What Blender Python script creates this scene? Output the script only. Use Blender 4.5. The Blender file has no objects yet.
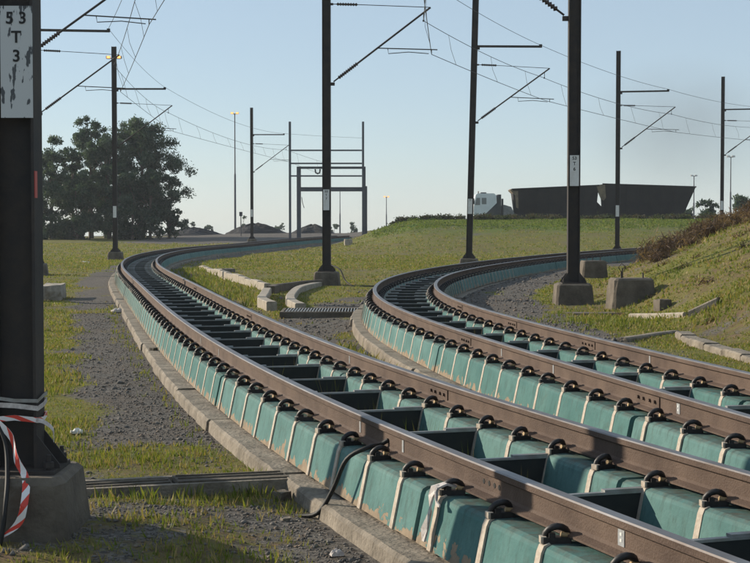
import bpy, math, random
import numpy as np
from mathutils import Vector, Matrix

random.seed(7); RNG = np.random.default_rng(7)
scene = bpy.context.scene
R = math.radians

# ------------------------------------------------------------------ camera, sky, sun, exposure
CAMZ = 2.0
cam_data = bpy.data.cameras.new("camera"); cam = bpy.data.objects.new("camera", cam_data)
scene.collection.objects.link(cam); scene.camera = cam
cam.location = (0, 0, CAMZ); cam.rotation_euler = (R(90 - 2.386), 0, 0)
cam_data.sensor_width = 36; cam_data.lens = 72; cam_data.clip_start = 0.1; cam_data.clip_end = 6000

SUN_DIR = Vector((-1.0, 0.45, 0)).normalized()
SUN_EL = R(21)
world = bpy.data.worlds.new("World"); scene.world = world; world.use_nodes = True
wn = world.node_tree.nodes; wl = world.node_tree.links; wn.clear()
sky = wn.new("ShaderNodeTexSky"); sky.sky_type = 'NISHITA'; sky.sun_disc = False
sky.sun_elevation = SUN_EL; sky.sun_rotation = math.atan2(SUN_DIR.x, SUN_DIR.y)
sky.air_density = 1.0; sky.dust_density = 0.35; sky.ozone_density = 1.6; sky.altitude = 1500
bg = wn.new("ShaderNodeBackground"); bg.inputs[1].default_value = 0.115
wo = wn.new("ShaderNodeOutputWorld"); mxs = wn.new("ShaderNodeMix"); mxs.data_type = 'RGBA'; mxs.inputs[0].default_value = 0.6      # even hazy veil over the clear-sky model
mxs.inputs[7].default_value = (3.75, 4.55, 5.25, 1); wl.new(sky.outputs[0], mxs.inputs[6]); wl.new(mxs.outputs[2], bg.inputs[0]); wl.new(bg.outputs[0], wo.inputs[0])
sun_data = bpy.data.lights.new("sun", 'SUN'); sun = bpy.data.objects.new("sun", sun_data)
scene.collection.objects.link(sun)
sun_data.energy = 5.0; sun_data.angle = R(0.6); sun_data.color = (1.0, 0.88, 0.71)
to_sun = Vector((SUN_DIR.x * math.cos(SUN_EL), SUN_DIR.y * math.cos(SUN_EL), math.sin(SUN_EL)))
sun.rotation_euler = to_sun.to_track_quat('Z', 'Y').to_euler(); sun.location = (-20, 10, 30)
vs = scene.view_settings
vs.view_transform = 'Standard'; vs.look = 'None'; vs.gamma = 1.0; vs.use_curve_mapping = False
vs.exposure = 0.25
scene.cycles.volume_bounces = 0
scene.cycles.max_bounces = 6

# ------------------------------------------------------------------ helpers
COL = scene.collection
def tag(o, label=None, cat=None, group=None, kind=None):
    if label: o["label"] = label
    if cat: o["category"] = cat
    if group: o["group"] = group
    if kind: o["kind"] = kind
    return o
def empty(name, loc=(0, 0, 0), rz=0, tilt=0):
    o = bpy.data.objects.new(name, None); COL.objects.link(o)
    o.empty_display_size = 0.2; o.location = loc; o.rotation_euler = (0, tilt, rz); return o
def link(name, me, parent=None, loc=None, rot=None):
    o = bpy.data.objects.new(name, me); COL.objects.link(o)
    if parent: o.parent = parent
    if loc is not None: o.location = loc
    if rot is not None: o.rotation_euler = rot
    return o
def copy_tree(o, parent=None):
    c = o.copy(); COL.objects.link(c); c.parent = parent
    for ch in list(o.children): copy_tree(ch, c)
    return c

class MB:
    """collects polygons of one mesh"""
    def __init__(s): s.v = []; s.f = []; s.m = []; s.uv = {}; s.smooth = set()
    def add(s, vs, fs, m=0, smooth=False):
        b = len(s.v); s.v += [tuple(p) for p in vs]
        for f in fs:
            if smooth: s.smooth.add(len(s.f))
            s.f.append(tuple(b + i for i in f)); s.m.append(m)
    def box(s, c, d, rz=0, m=0, taper=1.0, M=None):
        hx, hy, hz = d[0] / 2, d[1] / 2, d[2] / 2
        P = []
        for z, k in ((-hz, 1.0), (hz, taper)):
            P += [(-hx * k, -hy * k, z), (hx * k, -hy * k, z), (hx * k, hy * k, z), (-hx * k, hy * k, z)]
        cs, sn = math.cos(rz), math.sin(rz)
        Q = [(c[0] + x * cs - y * sn, c[1] + x * sn + y * cs, c[2] + z) for x, y, z in P]
        if M is not None: Q = [tuple(M @ Vector(q)) for q in Q]
        s.add(Q, [(3, 2, 1, 0), (4, 5, 6, 7), (0, 1, 5, 4), (1, 2, 6, 5), (2, 3, 7, 6), (3, 0, 4, 7)], m)
        return s
    def tube(s, pts, r, n=6, m=0, cap=True, smooth=True):
        pts = [Vector(p) for p in pts]; rr = r if isinstance(r, (list, tuple)) else [r] * len(pts)
        rings = []
        up = Vector((0, 0, 1))
        for i, p in enumerate(pts):
            t = (pts[min(i + 1, len(pts) - 1)] - pts[max(i - 1, 0)]).normalized()
            a = t.cross(up)
            if a.length < 0.05: a = t.cross(Vector((0, 1, 0)))
            a.normalize(); b = a.cross(t).normalized()
            rings.append([p + (a * math.cos(k * 2 * math.pi / n) + b * math.sin(k * 2 * math.pi / n)) * rr[i] for k in range(n)])
        V = [q for rg in rings for q in rg]; F = []
        for i in range(len(pts) - 1):
            for k in range(n):
                k2 = (k + 1) % n
                F.append((i * n + k, i * n + k2, (i + 1) * n + k2, (i + 1) * n + k))
        s.add(V, F, m, smooth)
        if cap: s.add(rings[0], [tuple(range(n))], m); s.add(rings[-1], [tuple(reversed(range(n)))], m)
        return s
    def sweep(s, frames, prof, m=0, mats=None, closed=True, uv=False, caps=True, us=None):
        """frames: list of (pos, lateral, up); prof: list of (a, b)"""
        n = len(prof); V = []
        for p, la, u in frames:
            for a, b in prof: V.append((p[0] + la[0] * a + u[0] * b, p[1] + la[1] * a + u[1] * b, p[2] + la[2] * a + u[2] * b))
        b0 = len(s.v); s.v += V
        bs = [q[1] for q in prof]; lo, hi = min(bs), max(bs)
        for i in range(len(frames) - 1):
            for k in range(n if closed else n - 1):
                k2 = (k + 1) % n
                fi = len(s.f)
                s.f.append((b0 + i * n + k, b0 + i * n + k2, b0 + (i + 1) * n + k2, b0 + (i + 1) * n + k))
                s.m.append(mats[k] if mats else m)
                if uv:
                    u0, u1 = us[i], us[i + 1]; v0 = (prof[k][1] - lo) / (hi - lo); v1 = (prof[k2][1] - lo) / (hi - lo)
                    s.uv[fi] = [(u0, v0), (u0, v1), (u1, v1), (u1, v0)]
        if caps and closed:
            for base, rev in ((b0, False), (b0 + (len(frames) - 1) * n, True)):
                q = [base + k for k in range(n)]
                fi = len(s.f); s.f.append(tuple(reversed(q)) if not rev else tuple(q)); s.m.append(m if not mats else mats[0])
                if uv:
                    vv = [((0, (prof[k][1] - lo) / (hi - lo))) for k in range(n)]
                    s.uv[fi] = list(reversed(vv)) if not rev else vv
        return s
    def mesh(s, name, mats):
        me = bpy.data.meshes.new(name); me.from_pydata(s.v, [], s.f)
        for mt in (mats if isinstance(mats, (list, tuple)) else [mats]): me.materials.append(mt)
        me.polygons.foreach_set("material_index", s.m)
        if s.smooth: me.polygons.foreach_set("use_smooth", [i in s.smooth for i in range(len(s.f))])
        if s.uv:
            uvl = me.uv_layers.new(name="UVMap")
            for fi, uvs in s.uv.items():
                p = me.polygons[fi]
                for li, q in zip(p.loop_indices, uvs): uvl.data[li].uv = q
        me.update(); return me
    def build(s, name, mats, parent=None, loc=None, rot=None): return link(name, s.mesh(name, mats), parent, loc, rot)

def mesh_np(name, V, F, mats, midx=None, attr=None, smooth=False):
    """V (n,3), F (k,c) numpy arrays of one polygon size"""
    me = bpy.data.meshes.new(name)
    V = np.asarray(V, np.float32); F = np.asarray(F, np.int32); k, c = F.shape
    me.vertices.add(len(V)); me.vertices.foreach_set("co", V.ravel())
    me.loops.add(k * c); me.loops.foreach_set("vertex_index", F.ravel())
    me.polygons.add(k); me.polygons.foreach_set("loop_start", np.arange(0, k * c, c, dtype=np.int32))
    me.polygons.foreach_set("loop_total", np.full(k, c, np.int32))
    for m in (mats if isinstance(mats, (list, tuple)) else [mats]): me.materials.append(m)
    if midx is not None: me.polygons.foreach_set("material_index", np.asarray(midx, np.int32))
    if smooth: me.polygons.foreach_set("use_smooth", np.ones(k, bool))
    if attr is not None:
        a = me.color_attributes.new(name="cover", type='FLOAT_COLOR', domain='POINT')
        a.data.foreach_set("color", np.asarray(attr, np.float32).ravel())
    me.update(); me.validate(); return me

# ------------------------------------------------------------------ materials
def mat(name, base, rough=0.8, metal=0.0, var=None, scale=8.0, bump=0.0, bump_scale=40.0, detail=6, spec=0.4, coords='Object', stretch=None, ramp=(0.35, 0.68)):
    m = bpy.data.materials.new(name); m.use_nodes = True; nt = m.node_tree; b = nt.nodes["Principled BSDF"]
    b.inputs["Base Color"].default_value = (*base, 1); b.inputs["Roughness"].default_value = rough
    b.inputs["Metallic"].default_value = metal; b.inputs["Specular IOR Level"].default_value = spec
    tc = nt.nodes.new("ShaderNodeTexCoord"); src = tc.outputs[coords]
    if stretch:
        mp = nt.nodes.new("ShaderNodeMapping"); mp.inputs["Scale"].default_value = stretch
        nt.links.new(src, mp.inputs[0]); src = mp.outputs[0]
    if var:
        n = nt.nodes.new("ShaderNodeTexNoise"); n.inputs["Scale"].default_value = scale; n.inputs["Detail"].default_value = detail
        n.inputs["Roughness"].default_value = 0.65
        nt.links.new(src, n.inputs["Vector"])
        rp = nt.nodes.new("ShaderNodeValToRGB"); rp.color_ramp.elements[0].position = ramp[0]; rp.color_ramp.elements[1].position = ramp[1]
        rp.color_ramp.elements[0].color = (*base, 1); rp.color_ramp.elements[1].color = (*var, 1)
        nt.links.new(n.outputs[0], rp.inputs[0]); nt.links.new(rp.outputs[0], b.inputs["Base Color"])
    if bump:
        n2 = nt.nodes.new("ShaderNodeTexNoise"); n2.inputs["Scale"].default_value = bump_scale; n2.inputs["Detail"].default_value = 5
        nt.links.new(src, n2.inputs["Vector"])
        bp = nt.nodes.new("ShaderNodeBump"); bp.inputs["Strength"].default_value = bump; bp.inputs["Distance"].default_value = 0.02
        nt.links.new(n2.outputs[0], bp.inputs["Height"]); nt.links.new(bp.outputs[0], b.inputs["Normal"])
    return m

M = {}
M['rail'] = mat("rail_rust", (0.062, 0.037, 0.026), 0.8, var=(0.122, 0.08, 0.057), scale=3.2, detail=9, bump=0.3, bump_scale=90)
M['railtop'] = mat("rail_running_surface", (0.21, 0.205, 0.21), 0.45, 0.65, var=(0.13, 0.105, 0.09), scale=2.5)
M['hoop'] = mat("galvanised_strap", (0.47, 0.42, 0.35), 0.7, 0.05, var=(0.30, 0.23, 0.17), scale=14, bump=0.2)
M['clip'] = mat("black_spring_clip", (0.012, 0.012, 0.014), 0.5, var=(0.03, 0.026, 0.024), scale=30)
M['pin'] = mat("clip_pin", (0.42, 0.31, 0.17), 0.6, 0.2, var=(0.30, 0.2, 0.1), scale=40)
M['tie'] = mat("tie_plate_steel", (0.016, 0.021, 0.021), 0.8, 0.0, var=(0.03, 0.032, 0.028), scale=6)
M['galv'] = mat("galvanised_edge", (0.34, 0.35, 0.35), 0.5, 0.6, var=(0.24, 0.23, 0.21), scale=12)
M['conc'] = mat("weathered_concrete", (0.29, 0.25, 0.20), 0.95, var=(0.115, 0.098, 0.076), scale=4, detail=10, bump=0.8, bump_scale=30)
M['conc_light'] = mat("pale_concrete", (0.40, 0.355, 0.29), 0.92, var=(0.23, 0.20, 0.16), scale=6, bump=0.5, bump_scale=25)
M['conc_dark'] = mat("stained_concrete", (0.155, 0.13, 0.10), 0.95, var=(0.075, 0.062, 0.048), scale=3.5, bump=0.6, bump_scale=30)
M['steel'] = mat("mast_steel", (0.042, 0.040, 0.040), 0.75, 0.0, var=(0.068, 0.055, 0.046), scale=4, bump=0.15, bump_scale=60, spec=0.2)
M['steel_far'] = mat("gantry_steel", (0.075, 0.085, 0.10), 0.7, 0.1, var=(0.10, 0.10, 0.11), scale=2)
M['insul'] = mat("brown_insulator", (0.035, 0.026, 0.024), 0.35, var=(0.06, 0.04, 0.03), scale=30)
M['wire'] = mat("copper_wire", (0.06, 0.062, 0.068), 0.6, 0.2)
M['black'] = mat("black_rubber", (0.012, 0.012, 0.012), 0.6)
M['white'] = mat("white_paint", (0.72, 0.72, 0.70), 0.6, var=(0.60, 0.58, 0.54), scale=10)
M['redpaint'] = mat("red_paint", (0.45, 0.05, 0.035), 0.5)
M['rag'] = mat("dirty_white_rag", (0.62, 0.58, 0.54), 0.9, var=(0.36, 0.30, 0.28), scale=30)
M['coal'] = mat("coal", (0.012, 0.012, 0.013), 0.85, var=(0.03, 0.03, 0.032), scale=2, bump=0.8, bump_scale=4)
M['lamp'] = mat("lamp_housing", (0.35, 0.30, 0.24), 0.4, 0.5)
M['marktag'] = mat("pale_paint_mark", (0.34, 0.36, 0.37), 0.6, var=(0.22, 0.21, 0.21), scale=25)
M['pack'] = mat("joint_packing", (0.30, 0.22, 0.17), 0.9, var=(0.2, 0.15, 0.12), scale=12)

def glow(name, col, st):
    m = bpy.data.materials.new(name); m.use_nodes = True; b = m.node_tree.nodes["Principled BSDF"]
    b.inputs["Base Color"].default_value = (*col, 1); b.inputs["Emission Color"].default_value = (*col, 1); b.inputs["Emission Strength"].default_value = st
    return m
M['glow'] = glow("orange_glow", (1.0, 0.42, 0.12), 1.7)  # even orange emission for the lamp faces

def teal_material():
    m = bpy.data.materials.new("flaking_teal_paint"); m.use_nodes = True; nt = m.node_tree; L = nt.links; N = nt.nodes
    b = N["Principled BSDF"]; b.inputs["Roughness"].default_value = 0.65; b.inputs["Specular IOR Level"].default_value = 0.12
    geo = N.new("ShaderNodeNewGeometry"); uv = N.new("ShaderNodeUVMap"); uv.uv_map = "UVMap"
    sep = N.new("ShaderNodeSeparateXYZ"); L.new(uv.outputs[0], sep.inputs[0])
    def noise(scale, det=5, ro=0.6):
        n = N.new("ShaderNodeTexNoise"); n.inputs["Scale"].default_value = scale; n.inputs["Detail"].default_value = det
        n.inputs["Roughness"].default_value = ro; L.new(geo.outputs["Position"], n.inputs["Vector"]); return n.outputs[0]
    def math_(op, a, b_):
        n = N.new("ShaderNodeMath"); n.operation = op
        for i, q in enumerate((a, b_)):
            if isinstance(q, (int, float)): n.inputs[i].default_value = q
            else: L.new(q, n.inputs[i])
        return n.outputs[0]
    def ramp(fac, p0, p1, c0, c1):
        n = N.new("ShaderNodeValToRGB"); e = n.color_ramp.elements; e[0].position = p0; e[1].position = p1; e[0].color = c0; e[1].color = c1
        L.new(fac, n.inputs[0]); return n.outputs[0]
    def mix(f, a, b_):
        n = N.new("ShaderNodeMix"); n.data_type = 'RGBA'; L.new(f, n.inputs[0])
        for i, q in ((6, a), (7, b_)):
            if isinstance(q, tuple): n.inputs[i].default_value = q
            else: L.new(q, n.inputs[i])
        return n.outputs[2]
    paint = ramp(noise(3.0), 0.35, 0.7, (0.058, 0.150, 0.143, 1), (0.098, 0.210, 0.196, 1))
    dirt = ramp(noise(9.0, 8, 0.7), 0.56, 0.72, (0, 0, 0, 1), (1, 1, 1, 1))
    paint = mix(math_('MULTIPLY', dirt, 0.4), paint, (0.075, 0.10, 0.08, 1))
    oi = N.new("ShaderNodeObjectInfo"); hsv = N.new("ShaderNodeHueSaturation"); L.new(math_('ADD', math_('MULTIPLY', oi.outputs["Random"], 0.32), 0.84), hsv.inputs["Value"])
    L.new(math_('SUBTRACT', 1.05, math_('MULTIPLY', oi.outputs["Random"], 0.2)), hsv.inputs["Saturation"]); L.new(paint, hsv.inputs["Color"]); paint = hsv.outputs[0]
    dustm = math_('MULTIPLY', ramp(sep.outputs[1], 0.90, 1.0, (0, 0, 0, 1), (1, 1, 1, 1)), ramp(noise(11.0, 6, .7), 0.35, 0.65, (0, 0, 0, 1), (.8, .8, .8, 1)))
    paint = mix(dustm, paint, (0.10, 0.085, 0.065, 1))
    bare = ramp(noise(14.0), 0.3, 0.7, (0.31, 0.245, 0.175, 1), (0.19, 0.15, 0.11, 1))
    cmb = N.new("ShaderNodeCombineXYZ"); L.new(math_('MULTIPLY', sep.outputs[0], 9.0), cmb.inputs[0]); L.new(math_('MULTIPLY', sep.outputs[1], 0.8), cmb.inputs[1])
    sn = N.new("ShaderNodeTexNoise"); sn.inputs["Scale"].default_value = 1.6; sn.inputs["Detail"].default_value = 7; sn.inputs["Roughness"].default_value = .7; L.new(cmb.outputs[0], sn.inputs["Vector"])
    streak = ramp(sn.outputs[0], 0.50, 0.74, (0, 0, 0, 1), (1, 1, 1, 1))
    paint = mix(math_('MULTIPLY', streak, 0.65), paint, (0.035, 0.05, 0.042, 1))
    # bare where height + noise is low, and a few chips anywhere
    k = math_('ADD', sep.outputs[1], math_('MULTIPLY', math_('SUBTRACT', noise(7.0, 4), 0.5), 1.35))
    edge = ramp(k, 0.115, 0.13, (1, 1, 1, 1), (0, 0, 0, 1))
    chips = ramp(noise(5.2, 8, 0.75), 0.70, 0.715, (0, 0, 0, 1), (1, 1, 1, 1))
    msk = math_('MAXIMUM', edge, chips)
    L.new(mix(msk, paint, bare), b.inputs["Base Color"])
    rr = math_('ADD', math_('MULTIPLY', msk, 0.25), 0.68); L.new(rr, b.inputs["Roughness"])
    bp = N.new("ShaderNodeBump"); bp.inputs["Strength"].default_value = 0.35; bp.inputs["Distance"].default_value = 0.01
    h = math_('SUBTRACT', noise(30.0), math_('MULTIPLY', msk, 0.8)); L.new(h, bp.inputs["Height"]); L.new(bp.outputs[0], b.inputs["Normal"])
    return m
M['teal'] = teal_material()

def sign_material():
    m = bpy.data.materials.new("flaking_sign_paint"); m.use_nodes = True; nt = m.node_tree; L = nt.links; N = nt.nodes
    b = N["Principled BSDF"]; b.inputs["Roughness"].default_value = 0.6
    tc = N.new("ShaderNodeTexCoord"); mp = N.new("ShaderNodeMapping"); mp.inputs["Scale"].default_value = (1.6, 1, 0.55)
    L.new(tc.outputs["Object"], mp.inputs[0])
    n = N.new("ShaderNodeTexNoise"); n.inputs["Scale"].default_value = 15; n.inputs["Detail"].default_value = 4; L.new(mp.outputs[0], n.inputs["Vector"])
    r = N.new("ShaderNodeValToRGB"); e = r.color_ramp.elements; e[0].position = 0.575; e[1].position = 0.60
    e[0].color = (0.50, 0.51, 0.50, 1); e[1].color = (0.07, 0.075, 0.08, 1)
    L.new(n.outputs[0], r.inputs[0]); L.new(r.outputs[0], b.inputs["Base Color"]); return m
M['sign'] = sign_material()

def stripe_material():
    m = bpy.data.materials.new("red_white_tape"); m.use_nodes = True; nt = m.node_tree; L = nt.links; N = nt.nodes
    b = N["Principled BSDF"]; b.inputs["Roughness"].default_value = 0.4
    uv = N.new("ShaderNodeUVMap"); uv.uv_map = "UVMap"
    sp = N.new("ShaderNodeSeparateXYZ"); L.new(uv.outputs[0], sp.inputs[0])
    a = N.new("ShaderNodeMath"); a.operation = 'MULTIPLY_ADD'; L.new(sp.outputs[1], a.inputs[0]); a.inputs[1].default_value = 0.6; L.new(sp.outputs[0], a.inputs[2])
    f = N.new("ShaderNodeMath"); f.operation = 'FRACT'; L.new(a.outputs[0], f.inputs[0])
    g = N.new("ShaderNodeMath"); g.operation = 'GREATER_THAN'; L.new(f.outputs[0], g.inputs[0]); g.inputs[1].default_value = 0.5
    mx = N.new("ShaderNodeMix"); mx.data_type = 'RGBA'; L.new(g.outputs[0], mx.inputs[0])
    mx.inputs[6].default_value = (0.62, 0.045, 0.025, 1); mx.inputs[7].default_value = (0.75, 0.72, 0.70, 1)
    L.new(mx.outputs[2], b.inputs["Base Color"]); return m
M['tape'] = stripe_material()

def leaf(name, col, trans=0.35):
    m = bpy.data.materials.new(name); m.use_nodes = True; nt = m.node_tree; b = nt.nodes["Principled BSDF"]
    b.inputs["Base Color"].default_value = (*col, 1); b.inputs["Roughness"].default_value = 0.65; b.inputs["Specular IOR Level"].default_value = 0.25
    t = nt.nodes.new("ShaderNodeBsdfTranslucent"); t.inputs[0].default_value = (col[0] * 1.5, col[1] * 1.5, col[2] * 0.8, 1)
    mx = nt.nodes.new("ShaderNodeMixShader"); mx.inputs[0].default_value = trans
    nt.links.new(b.outputs[0], mx.inputs[1]); nt.links.new(t.outputs[0], mx.inputs[2]); nt.links.new(mx.outputs[0], nt.nodes["Material Output"].inputs[0])
    return m
GUM = [leaf("gum_leaf_dark", (0.030, 0.060, 0.042)), leaf("gum_leaf", (0.044, 0.078, 0.052)), leaf("gum_leaf_pale", (0.075, 0.11, 0.075))]
SCRUB = [leaf("scrub_leaf_dark", (0.05, 0.08, 0.02)), leaf("scrub_leaf", (0.10, 0.14, 0.028)), leaf("scrub_leaf_pale", (0.15, 0.19, 0.04))]
DRY = [leaf("dry_stem_brown", (0.095, 0.06, 0.042), 0.3), leaf("dry_stem_dark", (0.055, 0.038, 0.03), 0.3), leaf("dry_stem_tan", (0.17, 0.115, 0.07), 0.3)]
GRASS = [leaf("grass_green", (0.115, 0.15, 0.026)), leaf("grass_yellow", (0.20, 0.205, 0.045)), leaf("grass_dry", (0.30, 0.23, 0.10), 0.25)]
M['bark'] = mat("pale_bark", (0.17, 0.14, 0.11), 0.9, var=(0.08, 0.065, 0.05), scale=3)

# ------------------------------------------------------------------ track alignment
KY = np.array([3, 9, 15, 23, 33, 46, 62, 80, 105, 125, 150.])
KX1 = np.array([2.819, .732, -.911, -2.666, -4.669, -7.187, -9.341, -10.048, -7.9, -4.2, 3.0])
KX2 = np.array([4.051, 2.829, 1.727, .691, .908, 3.462, 8.433, 15.841, 28.874, 40.5, 56.0])
def spline(kx, kv):
    n = len(kx); h = np.diff(kx); A = np.zeros((n, n)); b = np.zeros(n); A[0, 0] = A[-1, -1] = 1
    for i in range(1, n - 1):
        A[i, i - 1] = h[i - 1]; A[i, i] = 2 * (h[i - 1] + h[i]); A[i, i + 1] = h[i]
        b[i] = 6 * ((kv[i + 1] - kv[i]) / h[i] - (kv[i] - kv[i - 1]) / h[i - 1])
    m = np.linalg.solve(A, b)
    def ev(x):
        x = np.asarray(x, float); xc = np.clip(x, kx[0], kx[-1])
        i = np.clip(np.searchsorted(kx, xc) - 1, 0, n - 2)
        t0 = kx[i + 1] - xc; t1 = xc - kx[i]; hi = h[i]
        c0 = kv[i] / hi - m[i] * hi / 6; c1 = kv[i + 1] / hi - m[i + 1] * hi / 6
        v = m[i] * t0 ** 3 / (6 * hi) + m[i + 1] * t1 ** 3 / (6 * hi) + c0 * t0 + c1 * t1
        d = -m[i] * t0 ** 2 / (2 * hi) + m[i + 1] * t1 ** 2 / (2 * hi) - c0 + c1
        return v + d * (x - xc), d
    return ev
X1, X2 = spline(KY, KX1), spline(KY, KX2)
def railz(H, Y): return CAMZ - H - 0.004 * np.minimum(Y, 95.0) + 0.006 * np.clip(Y - 100, 0, 40)
H1, H2 = 1.2274, 1.1463

class Align:
    def __init__(s, X, H, y0, y1):
        Y = np.arange(y0, y1, 0.05); x, d = X(Y); z = railz(H, Y)
        s.P = np.stack([x, Y, z], 1); n = np.sqrt(1 + d * d); s.T = np.stack([d / n, 1 / n], 1)
        s.S = np.concatenate([[0], np.cumsum(np.linalg.norm(np.diff(s.P, axis=0), axis=1))]); s.len = s.S[-1]
    def at(s, u):
        p = [np.interp(u, s.S, s.P[:, k]) for k in range(3)]; t = [np.interp(u, s.S, s.T[:, k]) for k in range(2)]
        return Vector(p), Vector((t[0], t[1], 0)).normalized()
    def frame(s, u, off=0.0, dz=0.0):
        p, t = s.at(u); la = Vector((t.y, -t.x, 0))
        return p + la * off + Vector((0, 0, dz)), la, Vector((0, 0, 1))
    def s_of_Y(s, Y): return float(np.interp(Y, s.P[:, 1], s.S))
A1, A2 = Align(X1, H1, 1.0, 131), Align(X2, H2, 2.0, 104)

# ------------------------------------------------------------------ ground
def sstep(a, b, x): t = np.clip((x - a) / (b - a), 0, 1); return t * t * (3 - 2 * t)
def vnoise(x, y, s, seed=0):
    x = np.asarray(x) / s + 37.7 * seed; y = np.asarray(y) / s + 11.3 * seed
    xi = np.floor(x).astype(np.int64); yi = np.floor(y).astype(np.int64); fx = x - xi; fy = y - yi
    fx = fx * fx * (3 - 2 * fx); fy = fy * fy * (3 - 2 * fy)
    def h(a, b):
        n = (a * 374761393 + b * 668265263 + seed * 1442695) & 0x7fffffff
        n = ((n ^ (n >> 13)) * 1274126177) & 0x7fffffff
        return ((n ^ (n >> 16)) & 0xffff) / 65535.0
    return (h(xi, yi) * (1 - fx) + h(xi + 1, yi) * fx) * (1 - fy) + (h(xi, yi + 1) * (1 - fx) + h(xi + 1, yi + 1) * fx) * fy
def offs(X, Y):
    x1, d1 = X1(Y); x2, d2 = X2(Y)
    return (X - x1) / np.sqrt(1 + d1 * d1), (X - x2) / np.sqrt(1 + d2 * d2)
def ground(X, Y, bumps=True):
    X = np.asarray(X, float); Y = np.asarray(Y, float); o1, o2 = offs(X, Y)
    z1 = railz(H1, Y) - 0.60; z2 = railz(H2, Y) - 0.60
    w = np.clip(o1 / np.maximum(o1 - o2, 0.5), 0, 1); z = z1 * (1 - w) + z2 * w
    # verge inside the second curve is higher, then a grassy bank rises
    near = 1 - sstep(70, 100, Y)
    z = z + near * (0.17 * sstep(0.55, 1.3, o2) + 0.41 * np.clip(o2 - 3.5, 0, 7.0) * sstep(3.2, 4.9, o2))
    # far field climbs to the haul road; the coal yard lies a little higher, then the land falls away
    climb = sstep(-4, 4, X) * sstep(86, 127, Y)
    z = z + 1.95 * climb - 0.85 * sstep(-4, 4, X) * sstep(129, 138, Y)
    z = z + 0.35 * sstep(-30, -10, X) * sstep(110, 165, Y) * (1 - sstep(-4, 4, X))
    z = z - 0.0135 * np.clip(Y - 172, 0, None)
    z = z + 0.10 * sstep(1.6, 0.4, np.hypot(X + 2.0, Y - 8.6))
    if bumps:
        free = sstep(0.9, 1.6, np.abs(o1)) * sstep(0.9, 1.6, np.abs(o2))
        z = z + free * (0.05 * (vnoise(X, Y, 1.7, 1) - .5) + 0.02 * (vnoise(X, Y, .35, 2) - .5) + 0.16 * (vnoise(X, Y, 7, 3) - .5) * sstep(30, 60, Y))
    return z
def cover(X, Y):
    """grass amount 0..1, bare soil 0..1, coal dust 0..1"""
    o1, o2 = offs(X, Y)
    n = vnoise(X, Y, 1.1, 5) * .5 + vnoise(X, Y, .4, 6) * .3 + vnoise(X, Y, 3.1, 7) * .2
    g = np.ones_like(n)
    path = sstep(-2.3, -1.6, o1) * sstep(-.55, -.75, o1)
    g = g - path * (.95 - .55 * sstep(12.6, 11.6, Y) * sstep(9.6, 10.2, Y))
    g = g - .16 * sstep(10.0, 9.2, Y) * (o1 < -.5)
    ins = sstep(.3, .6, o1) * sstep(2.3, 1.6, o1); g = g - ins * .8
    ing2 = sstep(.3, .7, o2) * sstep(2.9, 2.3, o2) * sstep(17, 23, Y); g = g - ing2 * 1.1
    lft2 = sstep(-2.6, -1.9, o2) * (o2 < .3); g = g - lft2 * (.62 * sstep(42, 34, Y) + .2)
    trk = np.maximum((np.abs(o1) < .75), (np.abs(o2) < .75)) * 1.0; g = g - trk * .9
    yard = sstep(118, 132, Y) * sstep(1, -3, X) * sstep(-26, -18, X); yard = np.maximum(yard, sstep(160, 175, Y)); g = g - yard * 1.2
    near = sstep(13.2, 12.2, Y) * (o1 < -.7)
    mixed = .50 + .10 * sstep(9.9, 10.6, Y) + (vnoise(X, Y, .33, 31) * .5 + vnoise(X, Y, .14, 32) * .5 - .5) * .9 - .25 * sstep(-1.9, -1.0, o1) * sstep(9.8, 9.2, Y)
    g = g * (1 - near) + near * mixed; n = n * (1 - near * .75) + .5 * near * .75
    g = np.clip((g + (n - .5) * 1.9), 0, 1)
    soil = sstep(.46, .66, vnoise(X, Y, 2.3, 9) * .6 + vnoise(X, Y, .7, 10) * .4) * .8
    soil = np.clip(soil * .8 + 1.0 * sstep(3.2, 4.0, o2) * sstep(9, 7, o2) * sstep(.35, .65, vnoise(X, Y, 1.6, 12)) + .6 * sstep(10, 9.2, Y), 0, 1)
    lush = sstep(103, 116, Y) * sstep(-3, 3, X)
    return g, soil, lush, np.maximum(trk * .6, yard * .5)
NY, NX = 330, 250
tt = np.linspace(0, 1, NY); Yr = np.concatenate([np.linspace(-14, 3, 10, endpoint=False), 3.0 * (900 / 3.0) ** tt ** 1.05])
U = np.linspace(-1, 1, NX); U = np.sign(U) * np.abs(U) ** 1.25
GY = np.repeat(Yr[:, None], NX, 1); GX = U[None, :] * (12 + .62 * np.maximum(GY, 0))
GZ = ground(GX, GY)
gV = np.stack([GX, GY, GZ], -1).reshape(-1, 3); ny = len(Yr)
ii = (np.arange(ny - 1)[:, None] * NX + np.arange(NX - 1)[None, :]).ravel()
gF = np.stack([ii, ii + 1, ii + NX + 1, ii + NX], 1)
cg, cs_, cl, ck = cover(GX.ravel(), GY.ravel())

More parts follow.
